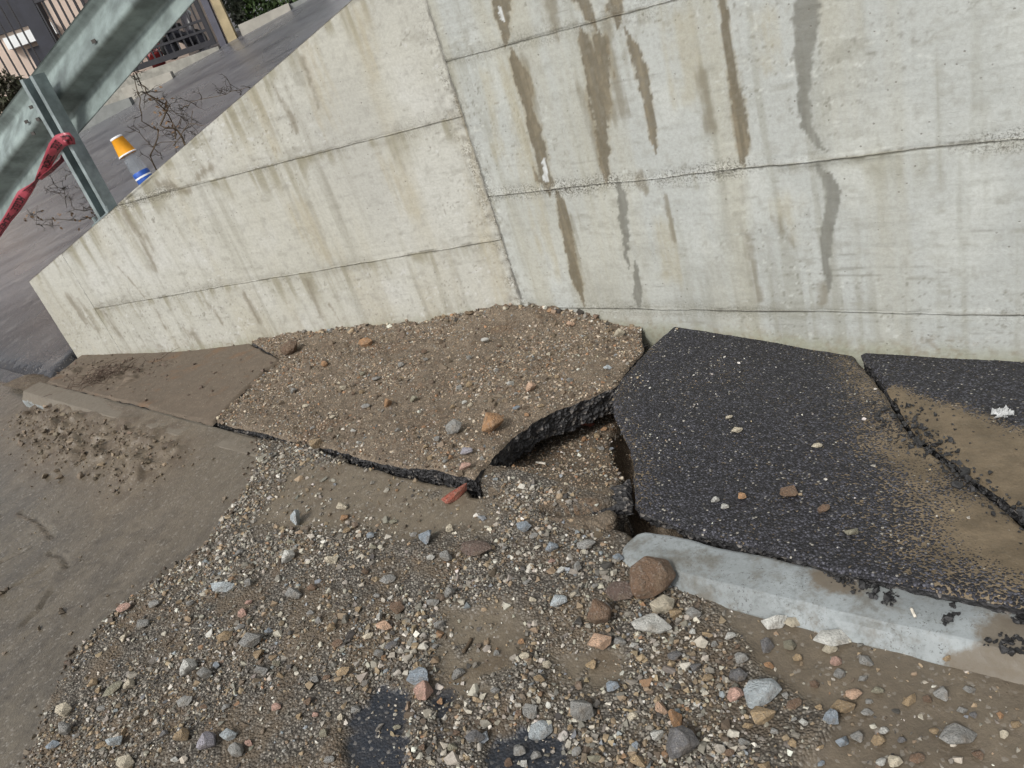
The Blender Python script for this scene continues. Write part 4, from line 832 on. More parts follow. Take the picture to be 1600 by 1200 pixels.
# house behind the fence
hs_ = empty('house', (-5.5, 13.4, 1.4)); tag(hs_, 'cream house with dark shuttered openings behind the iron fence', 'house'); hso = np.array(hs_.location)
lb(hs_, 'wall', M['house'], (-9.5, 13.4, .8), (-3.1, 17, 5.2), hso)
lb(hs_, 'shutter', M['shutter'], (-6.9, 13.34, 2.72), (-4.78, 13.42, 4.4), hso)
lb(hs_, 'dark_opening', M['shutter'], (-5.28, 13.35, 1.2), (-4.68, 13.42, 2.44), hso)
sl = lb(hs_, 'window_sill', M['bright'], (-5.5, 13.28, 2.50), (-4.74, 13.40, 2.66), hso)
lb(hs_, 'brown_panel', M['house2'], (-4.22, 13.36, 2.35), (-3.70, 13.41, 4.0), hso)
lb(hs_, 'roof', M['house2'], (-9.8, 13.1, 5.2), (-2.6, 17.3, 5.4), hso)
yard = empty('garden_house', (-2.0, 17, 1.5)); tag(yard, 'bright white house wall seen through the gate bars', 'house'); yo = np.array(yard.location)
lb(yard, 'wall', M['bright'], (-3.9, 17, 1.2), (3.5, 20, 5.5), yo); lb(yard, 'roof', M['house2'], (-4.1, 16.8, 5.5), (3.7, 20.2, 5.7), yo)
lb(yard, 'plinth', M['plinth'], (-3.88, 16.94, 1.1), (3.5, 17.02, 1.86), yo)
# iron fence in front of the house, with a heavy dark post
fn = empty('iron_fence', (-5, 12.2, 1.5)); tag(fn, 'dark iron fence of thin upright bars in front of the cream house', 'fence'); fo = np.array(fn.location)
x = -6.6
while x < -4.42:
    if abs(x+4.52) > .12: lb(fn, 'bar', M['iron'], (x, 12.19, 1.52), (x+.018, 12.21, 3.3), fo)
    x += .115
x = -4.28
while x < -2.4:
    lb(fn, 'bar', M['iron'], (x, 12.29, 2.35), (x+.016, 12.31, 3.5), fo); x += .105
lb(fn, 'rail', M['iron'], (-6.7, 12.18, 1.55), (-4.4, 12.22, 1.60), fo); lb(fn, 'rail', M['iron'], (-6.7, 12.18, 3.25), (-4.4, 12.22, 3.3), fo); lb(fn, 'rail', M['iron'], (-4.34, 12.28, 2.31), (-2.3, 12.32, 2.36), fo); lb(fn, 'rail', M['iron'], (-4.34, 12.28, 3.46), (-2.3, 12.32, 3.5), fo)
lb(fn, 'fence_post', M['shutter'], (-4.62, 12.1, 1.3), (-4.40, 12.3, 3.6), fo)
o = MB(); o.box((-2.2,-.10,-.8),(0,.12,0)); fw2 = o.build('fence_wall', M['paleconc']); fw2.location = (-4.42, 12.2, 1.5); tag(fw2, 'low pale wall carrying the iron fence at the left', 'wall', kind='thing')
# a dark dead bush at the left below the fence
sb = empty('garden_shrub', (-4.9, 11.6, 1.3)); tag(sb, 'dark brown leafless bush below the iron fence at the left edge', 'shrub'); so = np.array(sb.location)
M['leafdark'] = mat_leaf('dark_leaf', (.035,.022,.018), (.06,.035,.03))
foliage('foliage', sb, M['leafdark'], (-5.12,11.6,1.85), (.24,.22,.26), 1500, .035, 18, so); m = MB(); m.tube([(-.2,0,-.3),(-.22,0,.2),(-.2,0,.5)], [.02, .015, .008], 6); m.build('stem', M['twig'], sb)
# scooter parked inside the gate
M['red'] = simple('red_paint', (.42,.05,.05), .4, .2, 20); M['pink'] = simple('pink_fabric', (.60,.30,.30), .8, .2, 20); M['rubber'] = simple('black_rubber', (.016,.016,.018), .7, .3, 30); M['blackp'] = simple('black_paint', (.03,.03,.04), .3, .2, 20)
sc_ = empty('parked_scooter', (-2.95, 12.6, 1.66)); sc_.rotation_euler.z = 1.0; sc_.scale = (.72,)*3; sc_.location = (-2.93, 12.7, 1.66); tag(sc_, 'black scooter parked behind the iron gate', 'scooter')
def wheel(x):
    m = MB(); R, r = .17, .05
    V = [((R+r*math.cos(b))*math.cos(a)+x, r*math.sin(b), (R+r*math.cos(b))*math.sin(a)+.2) for a in np.linspace(0, 2*math.pi, 20, False) for b in np.linspace(0, 2*math.pi, 8, False)]
    m.add(V, [(i*8+k, ((i+1) % 20)*8+k, ((i+1) % 20)*8+(k+1) % 8, i*8+(k+1) % 8) for i in range(20) for k in range(8)]); w = m.build('wheel', M['rubber'], sc_, True)
    m = MB(); m.tube([(x, -.03, .2), (x, .03, .2)], .12, 14); m.build('rim', M['slate'], w); return w
wheel(-.42); wheel(.42)
m = MB(); sec = [(-.42,.30,.10),(-.25,.42,.14),(0,.34,.13),(.12,.26,.16),(.24,.30,.17),(.32,.6,.15),(.36,.85,.10)]
V = []
for x, z, w in sec:
    for a in np.linspace(0, 2*math.pi, 10, False): V.append((x, math.cos(a)*w, z+math.sin(a)*w*.9))
m.add(V, [(i*10+k, (i+1)*10+k, (i+1)*10+(k+1) % 10, i*10+(k+1) % 10) for i in range(len(sec)-1) for k in range(10)]+[tuple(range(10))[::-1], tuple(range(60, 70))]); m.build('body', M['blackp'], sc_, True)
m = MB(); m.hexa([(-.5,-.1,.5),(.05,-.11,.5),(.05,.11,.5),(-.5,.1,.5),(-.48,-.09,.60),(.02,-.1,.58),(.02,.1,.58),(-.48,.09,.60)]); m.build('seat', M['rubber'], sc_)
m = MB(); m.tube([(.30,-.3,.95),(.36,0,.92),(.30,.3,.95)], .016, 6); m.build('handlebar', M['rubber'], sc_)
m = MB(); m.tube([(.36,0,.88),(.42,0,.2)], .03, 6); m.build('fork', M['blackp'], sc_)
m = MB(); m.lathe([(0,-.02),(.06,0),(.07,.03),(.05,.06),(0,.07)], 12, (.42,0,.72), (1,0,.1)); m.build('headlight', M['bright'], sc_, True)
bx = empty('plant_pot', (-3.35, 12.5, 1.60)); tag(bx, 'red clay pot with pink flowers behind the gate bars', 'plant pot'); m = MB(); m.lathe([(0,0),(.09,0),(.12,.18),(.13,.19),(.13,.21),(.11,.21)], 14); m.build('pot', M['red'], bx, True)
foliage('flowers', bx, M['pink'], (-3.35,12.5,1.93), (.17,.15,.14), 260, .045, 31, np.array(bx.location))
# ================================================================== loose stones and gravel
def hull(npts, sd, flat=.75):
    g = np.random.default_rng(sd); P = g.normal(size=(npts, 3)); P /= np.linalg.norm(P, axis=1)[:, None]; P *= g.uniform(.8, 1.05, (npts, 1)); P *= np.array([1, g.uniform(.62, .95), flat*g.uniform(.75, 1.1)])*.5
    bm = bmesh.new(); [bm.verts.new(p) for p in P]; bmesh.ops.convex_hull(bm, input=bm.verts)
    bmesh.ops.delete(bm, geom=[v for v in bm.verts if not v.link_faces], context='VERTS'); bmesh.ops.triangulate(bm, faces=bm.faces[:]); bmesh.ops.recalc_face_normals(bm, faces=bm.faces[:])
    bm.verts.index_update(); V = np.array([v.co[:] for v in bm.verts]); F = np.array([[v.index for v in f.verts] for f in bm.faces]); bm.free(); return V, F
SMALL = [hull(9+k % 4, 900+k) for k in range(14)]
PAL = dict(grey=((.19,.176,.15), .32), pale=((.40,.37,.31), .25), tan=((.27,.205,.13), .23), brown=((.115,.087,.06), .12), orange=((.25,.15,.08), .02), white=((.56,.54,.48), .06), blue=((.22,.245,.26), .03), dark=((.05,.047,.043), .05))
def scatter(name, label, cat, bbox, n, prob, size, zf, pal, sink=.2, seed=1, mat='pebble', sigma=.45):
    g = np.random.default_rng(seed); S = g.uniform(bbox[0], bbox[1], n); T = g.uniform(bbox[2], bbox[3], n); k = g.uniform(0, 1, n) < prob(S, T); S, T = S[k], T[k]; n = len(S)
    Z = zf(S, T); C0 = W(S, T, Z); sz = np.clip(size*np.exp(sigma*g.normal(size=n)), size*.35, size*3.2); C0[:, 2] += sz*(.5-sink)*.6
    names = list(pal); pr = np.array([pal[q][1] for q in names]); cid = g.choice(len(names), n, p=pr/pr.sum()); colr = np.array([pal[q][0] for q in names])[cid]*g.uniform(.65, 1.3, (n, 1))*(1+.02*g.normal(size=(n, 3)))
    A = g.uniform(0, 2*math.pi, (n, 3)); A[:, 0] = g.normal(0, .5, n); A[:, 1] = g.normal(0, .5, n); ca, sa = np.cos(A), np.sin(A)
    Rz = np.zeros((n, 3, 3)); Rz[:, 0, 0] = ca[:, 2]; Rz[:, 0, 1] = -sa[:, 2]; Rz[:, 1, 0] = sa[:, 2]; Rz[:, 1, 1] = ca[:, 2]; Rz[:, 2, 2] = 1
    Rx = np.zeros((n, 3, 3)); Rx[:, 1, 1] = ca[:, 0]; Rx[:, 1, 2] = -sa[:, 0]; Rx[:, 2, 1] = sa[:, 0]; Rx[:, 2, 2] = ca[:, 0]; Rx[:, 0, 0] = 1
    R = Rz @ Rx; var = g.integers(0, len(SMALL), n); Vs, Fs, Cs = [], [], []; off = 0
    for q in range(len(SMALL)):
        i = np.where(var == q)[0]; V, F = SMALL[q]
        if not len(i): continue
        P = np.einsum('nij,vj->nvi', R[i], V)*sz[i][:, None, None]+C0[i][:, None]; Vs.append(P.reshape(-1, 3)); Fs.append((F[None]+off+np.arange(len(i))[:, None, None]*len(V)).reshape(-1, 3)); Cs.append(np.repeat(colr[i], len(V), 0)); off += len(i)*len(V)
    o = mesh_np(name, np.concatenate(Vs), np.concatenate(Fs), M[mat], None, False, dict(Col=np.clip(np.concatenate(Cs), .01, .8)))
    return tag(o, label, cat, kind='stuff')
def notwet(s, t): return sm(wet_mask(s, t), .02, -.02)
def pfan(s, t): return (1-crev(s, t))*sm(t-sm(s, 1.0, 1.1)*.12, 1.02, 1.03)*fan_mask(s, t)*(.16+.84*notwet(s, t))*(1-.88*sand_mask(s, t))*(.16+.84*sm(fbm(s*5, t*5, 601, 4), -.35, .25))*(1-.8*sm(sdf(s, t, BROWN), -.05, .15))
FB = (-.75, 2.4, 1.03, 2.75)
scatter('gravel', 'fine grey brown gravel spread in a fan over the street', 'gravel', FB, 105000, pfan, .0060, Z_STR, PAL, seed=5)
scatter('gravel', 'coarser mixed pebbles scattered through the gravel fan', 'gravel', FB, 26000, lambda s, t: pfan(s, t)*(.3+.7*sm(fbm(s*3, t*3, 602, 3), -.3, .3)), .0105, Z_STR, PAL, seed=6, sigma=.38)
scatter('gravel', 'larger angular stones too many to count among the pebbles of the fan', 'gravel', FB, 8500, lambda s, t: pfan(s, t)*sm(fbm(s*2.3, t*2.3, 603, 3)+.35*sm(s, .4, 1.2), -.2, .4), .0185, Z_STR, PAL, seed=61, sigma=.28, sink=.3)
pedge = lambda s, t: sm(np.abs(sdf(s, t, FAN)-.01)+.03*fbm(s*9, t*9, 604, 3), .05, .0)*sm(s-.9*(t-1.2), .1, -.25)
scatter('soil_clods', 'brown clods along the left rim of the gravel fan', 'clods', FB, 16000, pedge, .0105, Z_STR, dict(brown=((.085,.062,.042), .7), tan=((.14,.11,.078), .3)), seed=62, sigma=.45)
pbr = lambda s, t: sm(sdf(s, t, BROWN), -.15, .05)*(.25+.75*sm(fbm(s*6, t*6, 611, 3), -.1, .35))*(1-.6*sand_mask(s, t))
scatter('gravel', 'pebbles sunk in the brown mud below the near kerb', 'gravel', (.9, 2.6, 1.2, 2.3), 22000, pbr, .0066, Z_STR, PAL, seed=7, sink=.4, sigma=.5)
pmid = lambda s, t: np.where(inpoly(s, t, MIDPOLY), 1, 0)*(.25+.75*sm(fbm(s*5, t*5, 621, 3), -.3, .3))
MIDPOLY = CA+CB+BREAK+NEAR_M[::-1]+CRK[::-1]
PALD = dict(PAL, tan=((.30,.225,.15), .45), brown=((.125,.088,.055), .30), pale=((.46,.39,.30), .30), orange=((.30,.165,.085), .09))
scatter('gravel', 'small tan stones and grit in the dirt on the buried slab', 'gravel', (-1.7, 1., -.03, 1.15), 62000, pmid, .0058, Z_MIDD, PALD, seed=8, sink=.35, sigma=.5)
phole = lambda s, t: sm(sdf(s, t, ons([(745,750),(770,690),(950,610),(985,700),(990,790),(840,790)], Z_SOIL)), -.10, .02)*(1-crev(s, t))
scatter('gravel', 'grit and small stones on the soil in the hole', 'gravel', (.4, 1.3, .4, 1.2), 8000, phole, .0062, Z_SOIL, PALD, seed=9, sink=.3)
pblk = lambda s, t: np.where(inpoly(s, t, [WB[0], WB[1], WB[2]]+RIGHT_B+NEAR_B[::-1]+LEFT_B[::-1]), 1, 0)*(.035+.965*sm(fbm(s*4, t*4, 631, 3), .08, .45)*sm(s, 1.8, .9))
PALW = dict(white=((.56,.54,.49), .5), pale=((.36,.34,.30), .3), tan=((.32,.25,.16), .2))
scatter('grit', 'pale grit sprinkled over the big black asphalt slab', 'grit', (.6, 2.6, 0, 1.1), 3600, pblk, .0050, Z_BLKD, PALW, seed=10, sigma=.42)
CRKPOLY = RIGHT_B[:9]
pcr = lambda s, t: sm(segdist(s, t, CRKPOLY)+.05*fbm(s*9, t*9, 641, 3), .075, .0)*sm(t, .3, .6)
PALK = dict(dark=((.02,.02,.021), .8), grey=((.045,.045,.047), .2))
scatter('asphalt_crumbs', 'black asphalt crumbs along the crack between the two slabs', 'crumbs', (1.3, 2.5, .2, 1.1), 14000, pcr, .0085, lambda s, t: np.maximum(Z_BLKD(s, t), Z_RGTD(s, t)), PALK, seed=12, sigma=.5, mat='crumb')
pks = lambda s, t: sm(sdf(s, t, SANDR), -.10, .0)*.25*sm(fbm(s*8, t*8, 651, 3), .0, .4)
scatter('asphalt_crumbs', 'scattered black crumbs on the tan sand drift', 'crumbs', (1.3, 2.6, .2, 1.1), 9000, pks, .0062, Z_RGTD, PALK, seed=13, sigma=.45, mat='crumb')
KP = [on(x, y, lambda s, t: 0*s+.014) for x, y in ((1325,893),(1345,905),(1383,935),(1480,965),(1540,965),(1595,990),(1560,955))]
pk_ = lambda s, t: np.max([sm(np.hypot(s-a, t-b), r, 0) for (a, b), r in zip(KP, (.06, .055, .03, .034, .055, .075, .05))], 0)
def ZK(s, t): return np.vectorize(KZ)(s)+.001
scatter('asphalt_crumbs', 'small heaps of black asphalt crumbs lying on the near kerb', 'crumbs', (1.2, 2.6, 1.085, 1.185), 5200, lambda s, t: np.clip(2.2*pk_(s, t), 0, 1)*sm(fbm(s*30, t*30, 671, 3), -.25, .15), .0092, ZK, PALK, seed=14, sigma=.4, mat='crumb')
pl_ = lambda s, t: (sm(segdist(s, t, MUDCLOD), .25, .02)*.7+.05*sm(fbm(s*3, t*3, 655, 3), -.1, .5)+.008)*(1-fan_mask(s, t))
scatter('gravel', 'muddy clods and grit beside the far kerb', 'gravel', (-3.2, -.2, 1.22, 2.3), 7500, pl_, .0125, Z_STR, dict(brown=((.135,.105,.072), .7), tan=((.20,.155,.105), .3)), seed=15, sigma=.5)
plf = lambda s, t: np.where(inpoly(s, t, lw+CRK2+left_near[::-1]), 1, 0)*(.05+.95*sm(segdist(s, t, [(-2.6,.9),(-2.1,.78),(-1.9,.72)]), .16, .02))
scatter('gravel', 'brown clods and rootlets on the muddy slab by the wall end', 'gravel', (-3, -1, .4, 1.1), 2200, plf, .010, Z_LEFT, dict(brown=((.10,.07,.05), .7), tan=((.17,.125,.09), .3)), seed=16, sigma=.5)
# clods along the foot of the wall
pw = lambda s, t: sm(t+.2727*np.minimum(s, 0), .07, .0)*sm(fbm(s*6, t*3, 661, 3), -.1, .4)*np.where((s > -1.7) & (s < .55), 1, 0)
scatter('gravel', 'dirt clods heaped along the foot of the wing wall', 'gravel', (-1.7, .6, 0, .6), 6000, pw, .0165, Z_MIDD, dict(PALD, dark=((.05,.042,.035), .25)), seed=17, sigma=.5, sink=.3)

# ---- stones one can point at
BIG = []
for k in range(18):
    V, F = hull(11+k % 5, 40+k, .85) if k < 12 else hull(26, 140+k, .9); bm = bmesh.new(); vs_ = [bm.verts.new(v) for v in V]; [bm.faces.new([vs_[i] for i in f]) for f in F]
    bmesh.ops.dissolve_limit(bm, angle_limit=.22, verts=bm.verts[:], edges=bm.edges[:]); bmesh.ops.bevel(bm, geom=bm.edges[:], offset=.022, segments=1, affect='EDGES', clamp_overlap=True); bmesh.ops.triangulate(bm, faces=bm.faces[:])
    me = bpy.data.meshes.new('stone'); bm.to_mesh(me); bm.free(); me.materials.append(M['stone']); BIG.append(me)
bpy.context.view_layer.update(); DG = bpy.context.evaluated_depsgraph_get()
def cast(x, y):
    r = Vector(ray(x, y)).normalized(); ok, p, nrm, _, ob, _ = SC.ray_cast(DG, Vector(CAM), r); return (p if ok else None), nrm
C_ = dict(brown=(.135,.082,.05), dbrown=(.10,.068,.055), white=(.46,.46,.43), cream=(.48,.43,.33), orange=(.33,.185,.09), tan=(.29,.21,.12), grey=(.22,.22,.21), dgrey=(.115,.115,.12), blue=(.22,.26,.30), pblue=(.34,.38,.40), pink=(.40,.25,.20), red=(.30,.075,.045), peach=(.48,.32,.22), olive=(.21,.20,.145), lilac=(.30,.29,.33))
HERO = [  # x, y, width px, height px, colour, label, rise
 (1017,903,70,66,'brown','large rounded brown rock against the rounded end of the near kerb'),
 (972,925,40,42,'dbrown','reddish brown angular rock between the two brown rocks by the kerb'),
 (936,958,40,62,'brown','tall wedge shaped brown rock lowest of the three brown rocks'),
 (1020,974,58,42,'white','large white angular stone just below the brown rocks'),
 (1036,946,38,28,'cream','pale cream stone wedged above the large white stone'),
 (940,1002,34,32,'peach','orange and white stone below the wedge shaped brown rock'),
 (1057,955,20,24,'tan','small ochre stone right of the pale cream stone'),
 (1085,958,22,22,'grey','small grey stone below the kerb face right of the ochre stone'),
 (1190,1080,52,34,'pblue','largest pale blue white angular stone in the lower right gravel'),
 (1193,1113,36,32,'tan','ochre blocky stone touching the large pale stone at the lower right'),
 (1067,1160,44,46,'dgrey','dark grey rounded stone at the bottom right of centre'),
 (914,1101,34,52,'grey','grey teardrop shaped stone standing in the lower gravel'),
 (1036,1105,20,28,'peach','pointed cream and orange stone of the pair above the dark stone'),
 (1058,1119,20,38,'orange','long ochre orange stone of the pair above the dark stone'),
 (845,1140,34,27,'pblue','smooth pale blue grey oval stone at the bottom centre'),
 (666,1078,28,36,'pink','pink stone above the wet dark asphalt patch'),
 (661,1055,42,22,'blue','flat blue grey stone touching the pink stone'),
 (1211,970,34,34,'white','white stone leaning against the near kerb face'),
 (1239,973,20,19,'cream','small cream stone beside the white one at the kerb face'),
 (1302,998,46,26,'white','long white stone at the foot of the near kerb'),
 (1297,1013,18,13,'cream','small oval cream stone just under the long white stone'),
 (770,662,40,48,'orange','upright rust orange rock on the dirt near the broken edge'),
 (497,690,20,30,'tan','small upright tan stone at the edge of the buried slab'),
 (917,660,27,27,'red','red triangular brick shard in the hole'),
 (968,521,17,14,'cream','cream stone on the dirt at the foot of the main wall'),
 (893,505,15,13,'peach','small peach stone on the dirt near the wall corner'),
 (1009,541,17,11,'grey','flat grey stone at the upper corner of the black slab'),
 (537,790,19,17,'cream','cream pebble lying alone on the sandy gravel left of centre'),
 (468,808,18,34,'pblue','long pale bluish stone left of the cream pebble'),
 (670,838,26,27,'blue','speckled blue grey stone left of centre in the gravel'),
 (712,772,50,13,'red','flat red brick shard below the corner of the buried slab'),
 (818,823,24,17,'blue','flat blue grey stone below the hole'),
 (862,855,22,22,'blue','blue grey diamond shaped stone in the gravel below the hole'),
 (917,853,28,24,'grey','square grey stone in the gravel left of the kerb end'),
 (967,870,17,16,'blue','small blue grey stone close to the kerb end'),
 (872,940,30,28,'pblue','pale grey angular stone left of the wedge shaped brown rock'),
 (395,1000,34,26,'grey','pale grey angular stone of the pair at the left of the gravel fan'),
 (408,1021,20,16,'tan','small tan grey stone of the pair at the left of the gravel fan'),
 (350,915,34,24,'pblue','teal white stone near the upper left edge of the gravel fan'),
 (745,858,46,28,'dbrown','dark brown split rock in the middle gravel'),
 (830,605,17,15,'peach','peach coloured stone in the middle of the buried slab'),
 (950,574,13,13,'pblue','small pale blue stone on the dirt near the black slab'),
 (573,536,22,17,'orange','orange stone in the clods at the foot of the wing wall'),
 (456,545,26,24,'brown','brown clod like stone where the muddy slab meets the wall'),
 (728,706,24,18,'lilac','lilac grey stone on the buried slab near its front corner'),
 (726,729,22,16,'pink','pinkish stone at the front corner of the buried slab'),
 (712,668,24,28,'grey','grey round clod left of the upright orange rock'),
 (1497,1148,46,36,'grey','flat grey stone sunk in mud at the lower right'),
 (1355,1032,20,22,'grey','thin grey stone standing below the kerb near its middle'),
 (1334,1086,20,20,'peach','orange stone of the pair in the muddy lower right'),
 (1318,1104,30,20,'tan','tan flat stone touching the orange one in the muddy lower right'),
 (1303,1120,24,24,'blue','blue grey stone below the tan flat stone'),
 (182,1156,24,18,'pblue','pale blue stone in the lower left corner of the gravel fan'),
 (328,1158,24,28,'lilac','lilac grey stone in the lower left gravel'),
 (360,1148,22,20,'pblue','pale stone right of the lilac grey one in the lower left'),
 (602,977,24,20,'peach','orange and white stone left of the wet asphalt patches'),
 (596,962,12,16,'white','white pebble touching the orange and white stone'),
 (104,1140,18,28,'grey','grey upright stone at the left foot of the gravel fan'),
 (195,950,18,14,'pink','pinkish stone on the left rim of the gravel fan'),
 (520,873,24,18,'pale' if 0 else 'cream','blocky cream stone left of centre in the upper gravel'),
 (463,925,26,24,'grey','grey angular stone in the left middle gravel'),
 (1150,1085,22,20,'pink','pinkish round stone left of the largest pale stone'),
 (1153,1055,24,22,'dgrey','dark grey stone above the pinkish round stone'),
 (820,1025,14,14,'cream','small pale stone in the middle of the lower gravel'),
 (1000,1188,26,20,'tan','tan stone cut by the bottom edge right of centre'),
 (745,1150,28,26,'dgrey','dark stone between the two wet asphalt patches'),
 (690,1095,12,12,'orange','tiny orange pebble below the pink stone'),
 (1005,806,26,20,'dbrown','dark red stone tucked under the black slab at the kerb end'),
 (1140,653,11,10,'cream','cream stone on the upper left of the black slab'),
 (1152,672,17,11,'cream','flat cream stone below the other cream stone on the black slab'),
 (1277,697,13,11,'cream','pale stone alone in the middle of the black slab'),
 (1118,781,12,10,'white','white stone near the lower edge of the black slab'),
 (1133,791,12,9,'white','second white stone near the lower edge of the black slab'),
 (1160,775,12,14,'orange','orange stone near the lower edge of the black slab'),
 (1235,768,26,20,'brown','brown clod in the lower middle of the black slab'),
 (1287,795,18,12,'brown','small brown clod right of the larger brown clod on the slab'),
 (1332,830,22,14,'olive','olive grey stone near the front edge of the black slab'),
 (1480,1128-100,12,12,'tan','small yellow stone at the foot of the kerb towards its far right end'),
]
placed = []
def put(x, y, w, h, colr, label, group=None, name='stone', sd=0):
    p, nrm = cast(x, y+h*.25)
    if p is None: return None
    dist = (p-Vector(CAM)).length; sx = w*dist/FPX*1.25; sy = h*dist/FPX*1.15
    rnd = random.Random(int(x*31+y*17+sd)); me = BIG[12+rnd.randrange(6)] if any(q in label for q in ('round', 'smooth', 'oval', 'clod')) else BIG[rnd.randrange(14)]
    o = bpy.data.objects.new(name, me); COL.objects.link(o); sz = max(min(sx, sy)*.85, .35*sx)
    right = Vector(_w(0, 1)); right.z = 0; yaw = math.atan2(right.y, right.x)
    o.scale = (sx, max(.6*sx, min(1.35*sx, (sx+sy)*.5)), max(sy*1.05, .45*sx)); o.rotation_euler = (rnd.gauss(0, .12), rnd.gauss(0, .12), yaw+rnd.gauss(0, .25)); o.location = p+Vector((0, 0, o.scale[2]*.26))
    c = np.clip(np.array(colr)*rnd.uniform(1.15, 1.5), 0, .72); o.color = (*c, 1); placed.append((x, y, max(w, h))); return tag(o, label, 'stone', group)
for (x, y, w, h, c, l) in HERO: put(x, y, w, h, C_[c], l)
# the rest of the larger gravel stones, each its own object
STOP = set('against between lowest just wedged below right in touching at of standing above beside leaning lying left near close where on alone cut tucked under sunk'.split())
def short(l):
    o = []
    for q in l.split():
        if q in STOP and o: break
        o.append(q)
    return ' '.join(o)
SH = [short(h[5]) for h in HERO]; NEARH = [(h[0], h[1], n_) for h, n_ in zip(HERO, SH) if SH.count(n_) == 1 and len(n_.split()) <= 6]; used = set()
def stone_label(x, y, w, word, zn):
    for hx, hy, n_ in sorted(NEARH, key=lambda q: math.hypot(x-q[0], y-q[1]))[:4]:
        dx, dy = x-hx, y-hy; side = ('right of' if dx > 0 else 'left of') if abs(dx) > abs(dy) else ('below' if dy > 0 else 'above')
        for sz_ in (('tiny', 'small') if w < 13 else ('small', 'medium') if w < 17 else ('medium', 'sizeable')):
            l = '%s %s stone %s the %s' % (sz_, word, side, n_)
            if l not in used: used.add(l); return l
    return 'small %s stone %s' % (word, zn)
gr = random.Random(77); WORD = dict(grey='grey', white='white', tan='tan', orange='orange brown', blue='blue grey', brown='brown', cream='cream', dgrey='dark grey', pink='pinkish', olive='olive grey')
zones = [('in the gravel fan on the street', [(330,860),(560,800),(800,800),(960,900),(1130,1000),(1180,1195),(60,1195),(150,1010)], 120, (11, 24)), ('half sunk in the mud below the near kerb', [(1100,970),(1330,1030),(1590,1080),(1590,1195),(1180,1195)], 46, (10, 24)), ('in the dirt on the buried slab', [(480,560),(820,505),(960,560),(860,630),(740,735),(500,690),(400,640)], 44, (8, 15)), ('on the soil in the hole', [(800,735),(950,665),(975,740),(900,765)], 8, (8, 15))]
for zn, poly, cnt, (a, b) in zones:
    k = 0; tries = 0
    while k < cnt and tries < 4000:
        tries += 1; x = gr.uniform(min(q[0] for q in poly), max(q[0] for q in poly)); y = gr.uniform(min(q[1] for q in poly), max(q[1] for q in poly))
        if not inpoly(np.array([x]), np.array([y]), poly)[0]: continue
        w = a+(b-a)*gr.random()**2
        if any(math.hypot(x-q[0], y-q[1]) < (w+q[2])*.55 for q in placed): continue
        cn = gr.choices(list(WORD), (34, 8, 18, 4, 9, 12, 14, 8, 4, 8))[0]
        put(x, y, w, w*gr.uniform(.65, 1.15), C_[cn], stone_label(x, y, w, WORD[cn], zn), '%s stones %s' % (WORD[cn], zn)); k += 1

# ---- bits and pieces
M['paper'] = simple('white_paper', (.44,.45,.45), .8, .06, 30); M['butt'] = simple('pale_wood', (.62,.58,.50), .8, .2, 60); M['claylump'] = M['pit']
p, _ = cast(1568, 650); m = MB(); g = np.random.default_rng(3); V = []; n = 9
for i in range(n):
    for j in range(n):
        u, v = i/(n-1)-.5, j/(n-1)-.5; V.append((u*.034*(1+.25*g.normal()), v*.030*(1+.25*g.normal()), .010+.006*g.normal()))
m.add(V, [(i*n+j, (i+1)*n+j, (i+1)*n+j+1, i*n+j+1) for i in range(n-1) for j in range(n-1)]); pp = m.build('crumpled_paper', M['paper']); pp.location = p; pp.modifiers.new('thickness', 'SOLIDIFY').thickness = .001; tag(pp, 'scrap of crumpled white paper on the sandy slab at the right', 'paper')
def stick(a, b, r, mat, name, label, cat):
    pa, _ = cast(*a); pb, _ = cast(*b); c = (pa+pb)/2; m = MB(); q = [pa+(pb-pa)*k/5+Vector((0, 0, r*.9+.002*random.random()))-c for k in range(6)]; m.tube(q, r, 6); o = m.build(name, mat, None, True); o.location = c; tag(o, label, cat)
stick((838,724), (853,726), .004, M['butt'], 'cigarette_end', 'pale cigarette end on the soil in the hole', 'cigarette end')
stick((1424,953), (1430,966), .003, M['butt'], 'wood_splinter', 'thin pale splinter on the near kerb among black crumbs', 'splinter')
stick((725,1022), (738,1000), .004, M['dbark'] if 'dbark' in M else M['twig_light'], 'twig', 'short brown twig lying in the gravel near the bottom centre', 'twig')
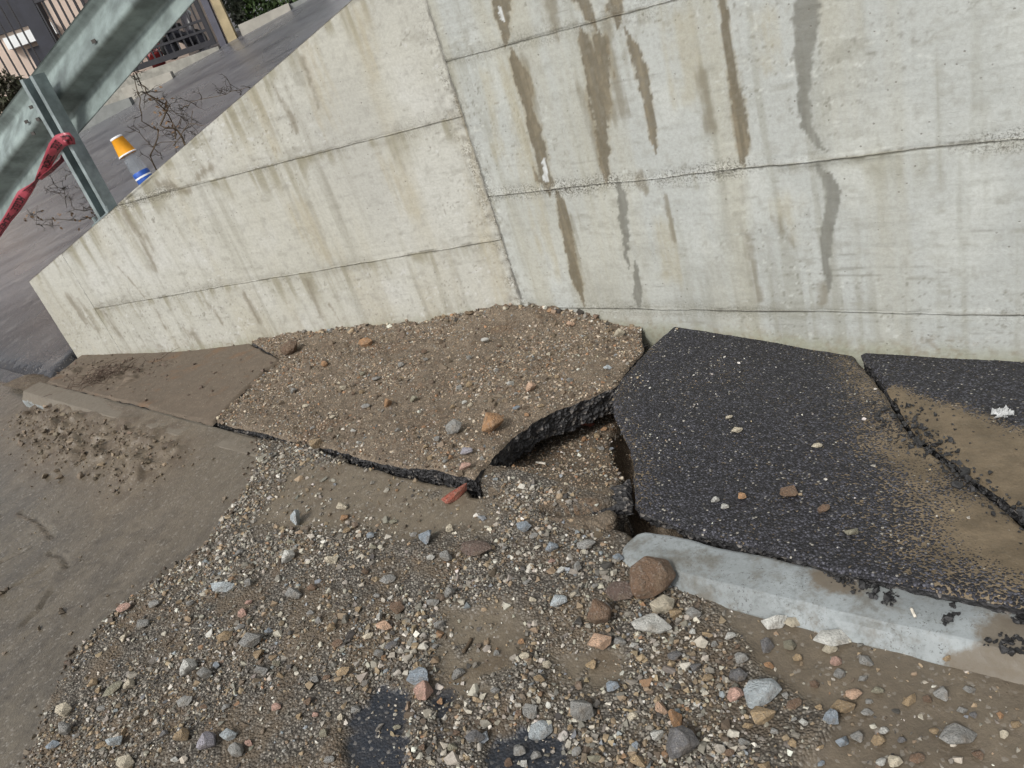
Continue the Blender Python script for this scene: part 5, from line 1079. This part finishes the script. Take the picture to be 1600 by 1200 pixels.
# dirt lump with torn roots at the kerb end
p, _ = cast(945, 822); m = MB(); bm = bmesh.new(); bmesh.ops.create_icosphere(bm, subdivisions=4, radius=.032)
for v in bm.verts:
    q = v.co*30; k = 1+.55*float(fbm(np.array([q.x*2+q.z*1.7]), np.array([q.y*2-q.z*1.5]), 701, 5)[0]); v.co = Vector((v.co.x*k*1.15, v.co.y*k, v.co.z*k*.75))
me = bpy.data.meshes.new('soil_clod'); bm.to_mesh(me); bm.free(); me.materials.append(M['pit']); me.polygons.foreach_set('use_smooth', [True]*len(me.polygons)); cl = bpy.data.objects.new('soil_clod', me); COL.objects.link(cl); cl.location = p+Vector((0, 0, .012)); tag(cl, 'pale crumbly clod of soil above the end of the near kerb', 'clod')
# dead grass clump at the far kerb
p, _ = cast(160, 592); m = MB(); gg = random.Random(5)
for k in range(90):
    a = gg.uniform(0, 6.28); L = gg.uniform(.05, .16); b0_ = Vector((gg.gauss(0, .09), gg.gauss(0, .05), .004)); tip = b0_+Vector((math.cos(a)*L, math.sin(a)*L*.7, gg.uniform(.003, .035))); mid_ = (b0_+tip)/2+Vector((0, 0, gg.uniform(.005, .03))); m.tube([b0_, mid_, tip], [.0016, .0013, .0006], 3, False)
dg = m.build('dead_grass', simple('dead_root', (.075,.048,.034), .9, .3, 60)); dg.location = p; tag(dg, 'matted clump of dead brown grass roots beside the far kerb', 'dead grass', kind='stuff')

pcl = lambda s, t: sm(segdist(s, t, ons([(470,540),(440,575),(405,605)], Z_MID)), .13, .0)*.8
scatter('soil_clods', 'clods spilling over the crack between the muddy slab and the dirt bank', 'clods', (-1.9, -1.1, .3, 1.1), 2600, pcl, .015, lambda s, t: np.maximum(Z_MIDD(s, t), Z_LEFT(s, t)), dict(brown=((.11,.082,.056), .7), tan=((.17,.135,.098), .3)), seed=29, sink=.35, sigma=.5)
scatter('soil_clods', 'brown soil clods scattered over the dirt on the buried slab', 'clods', (-1.7, 1., -.03, 1.15), 2600, pmid, .019, Z_MIDD, dict(brown=((.115,.082,.053), .7), tan=((.175,.13,.085), .3)), seed=28, sink=.45, sigma=.4)
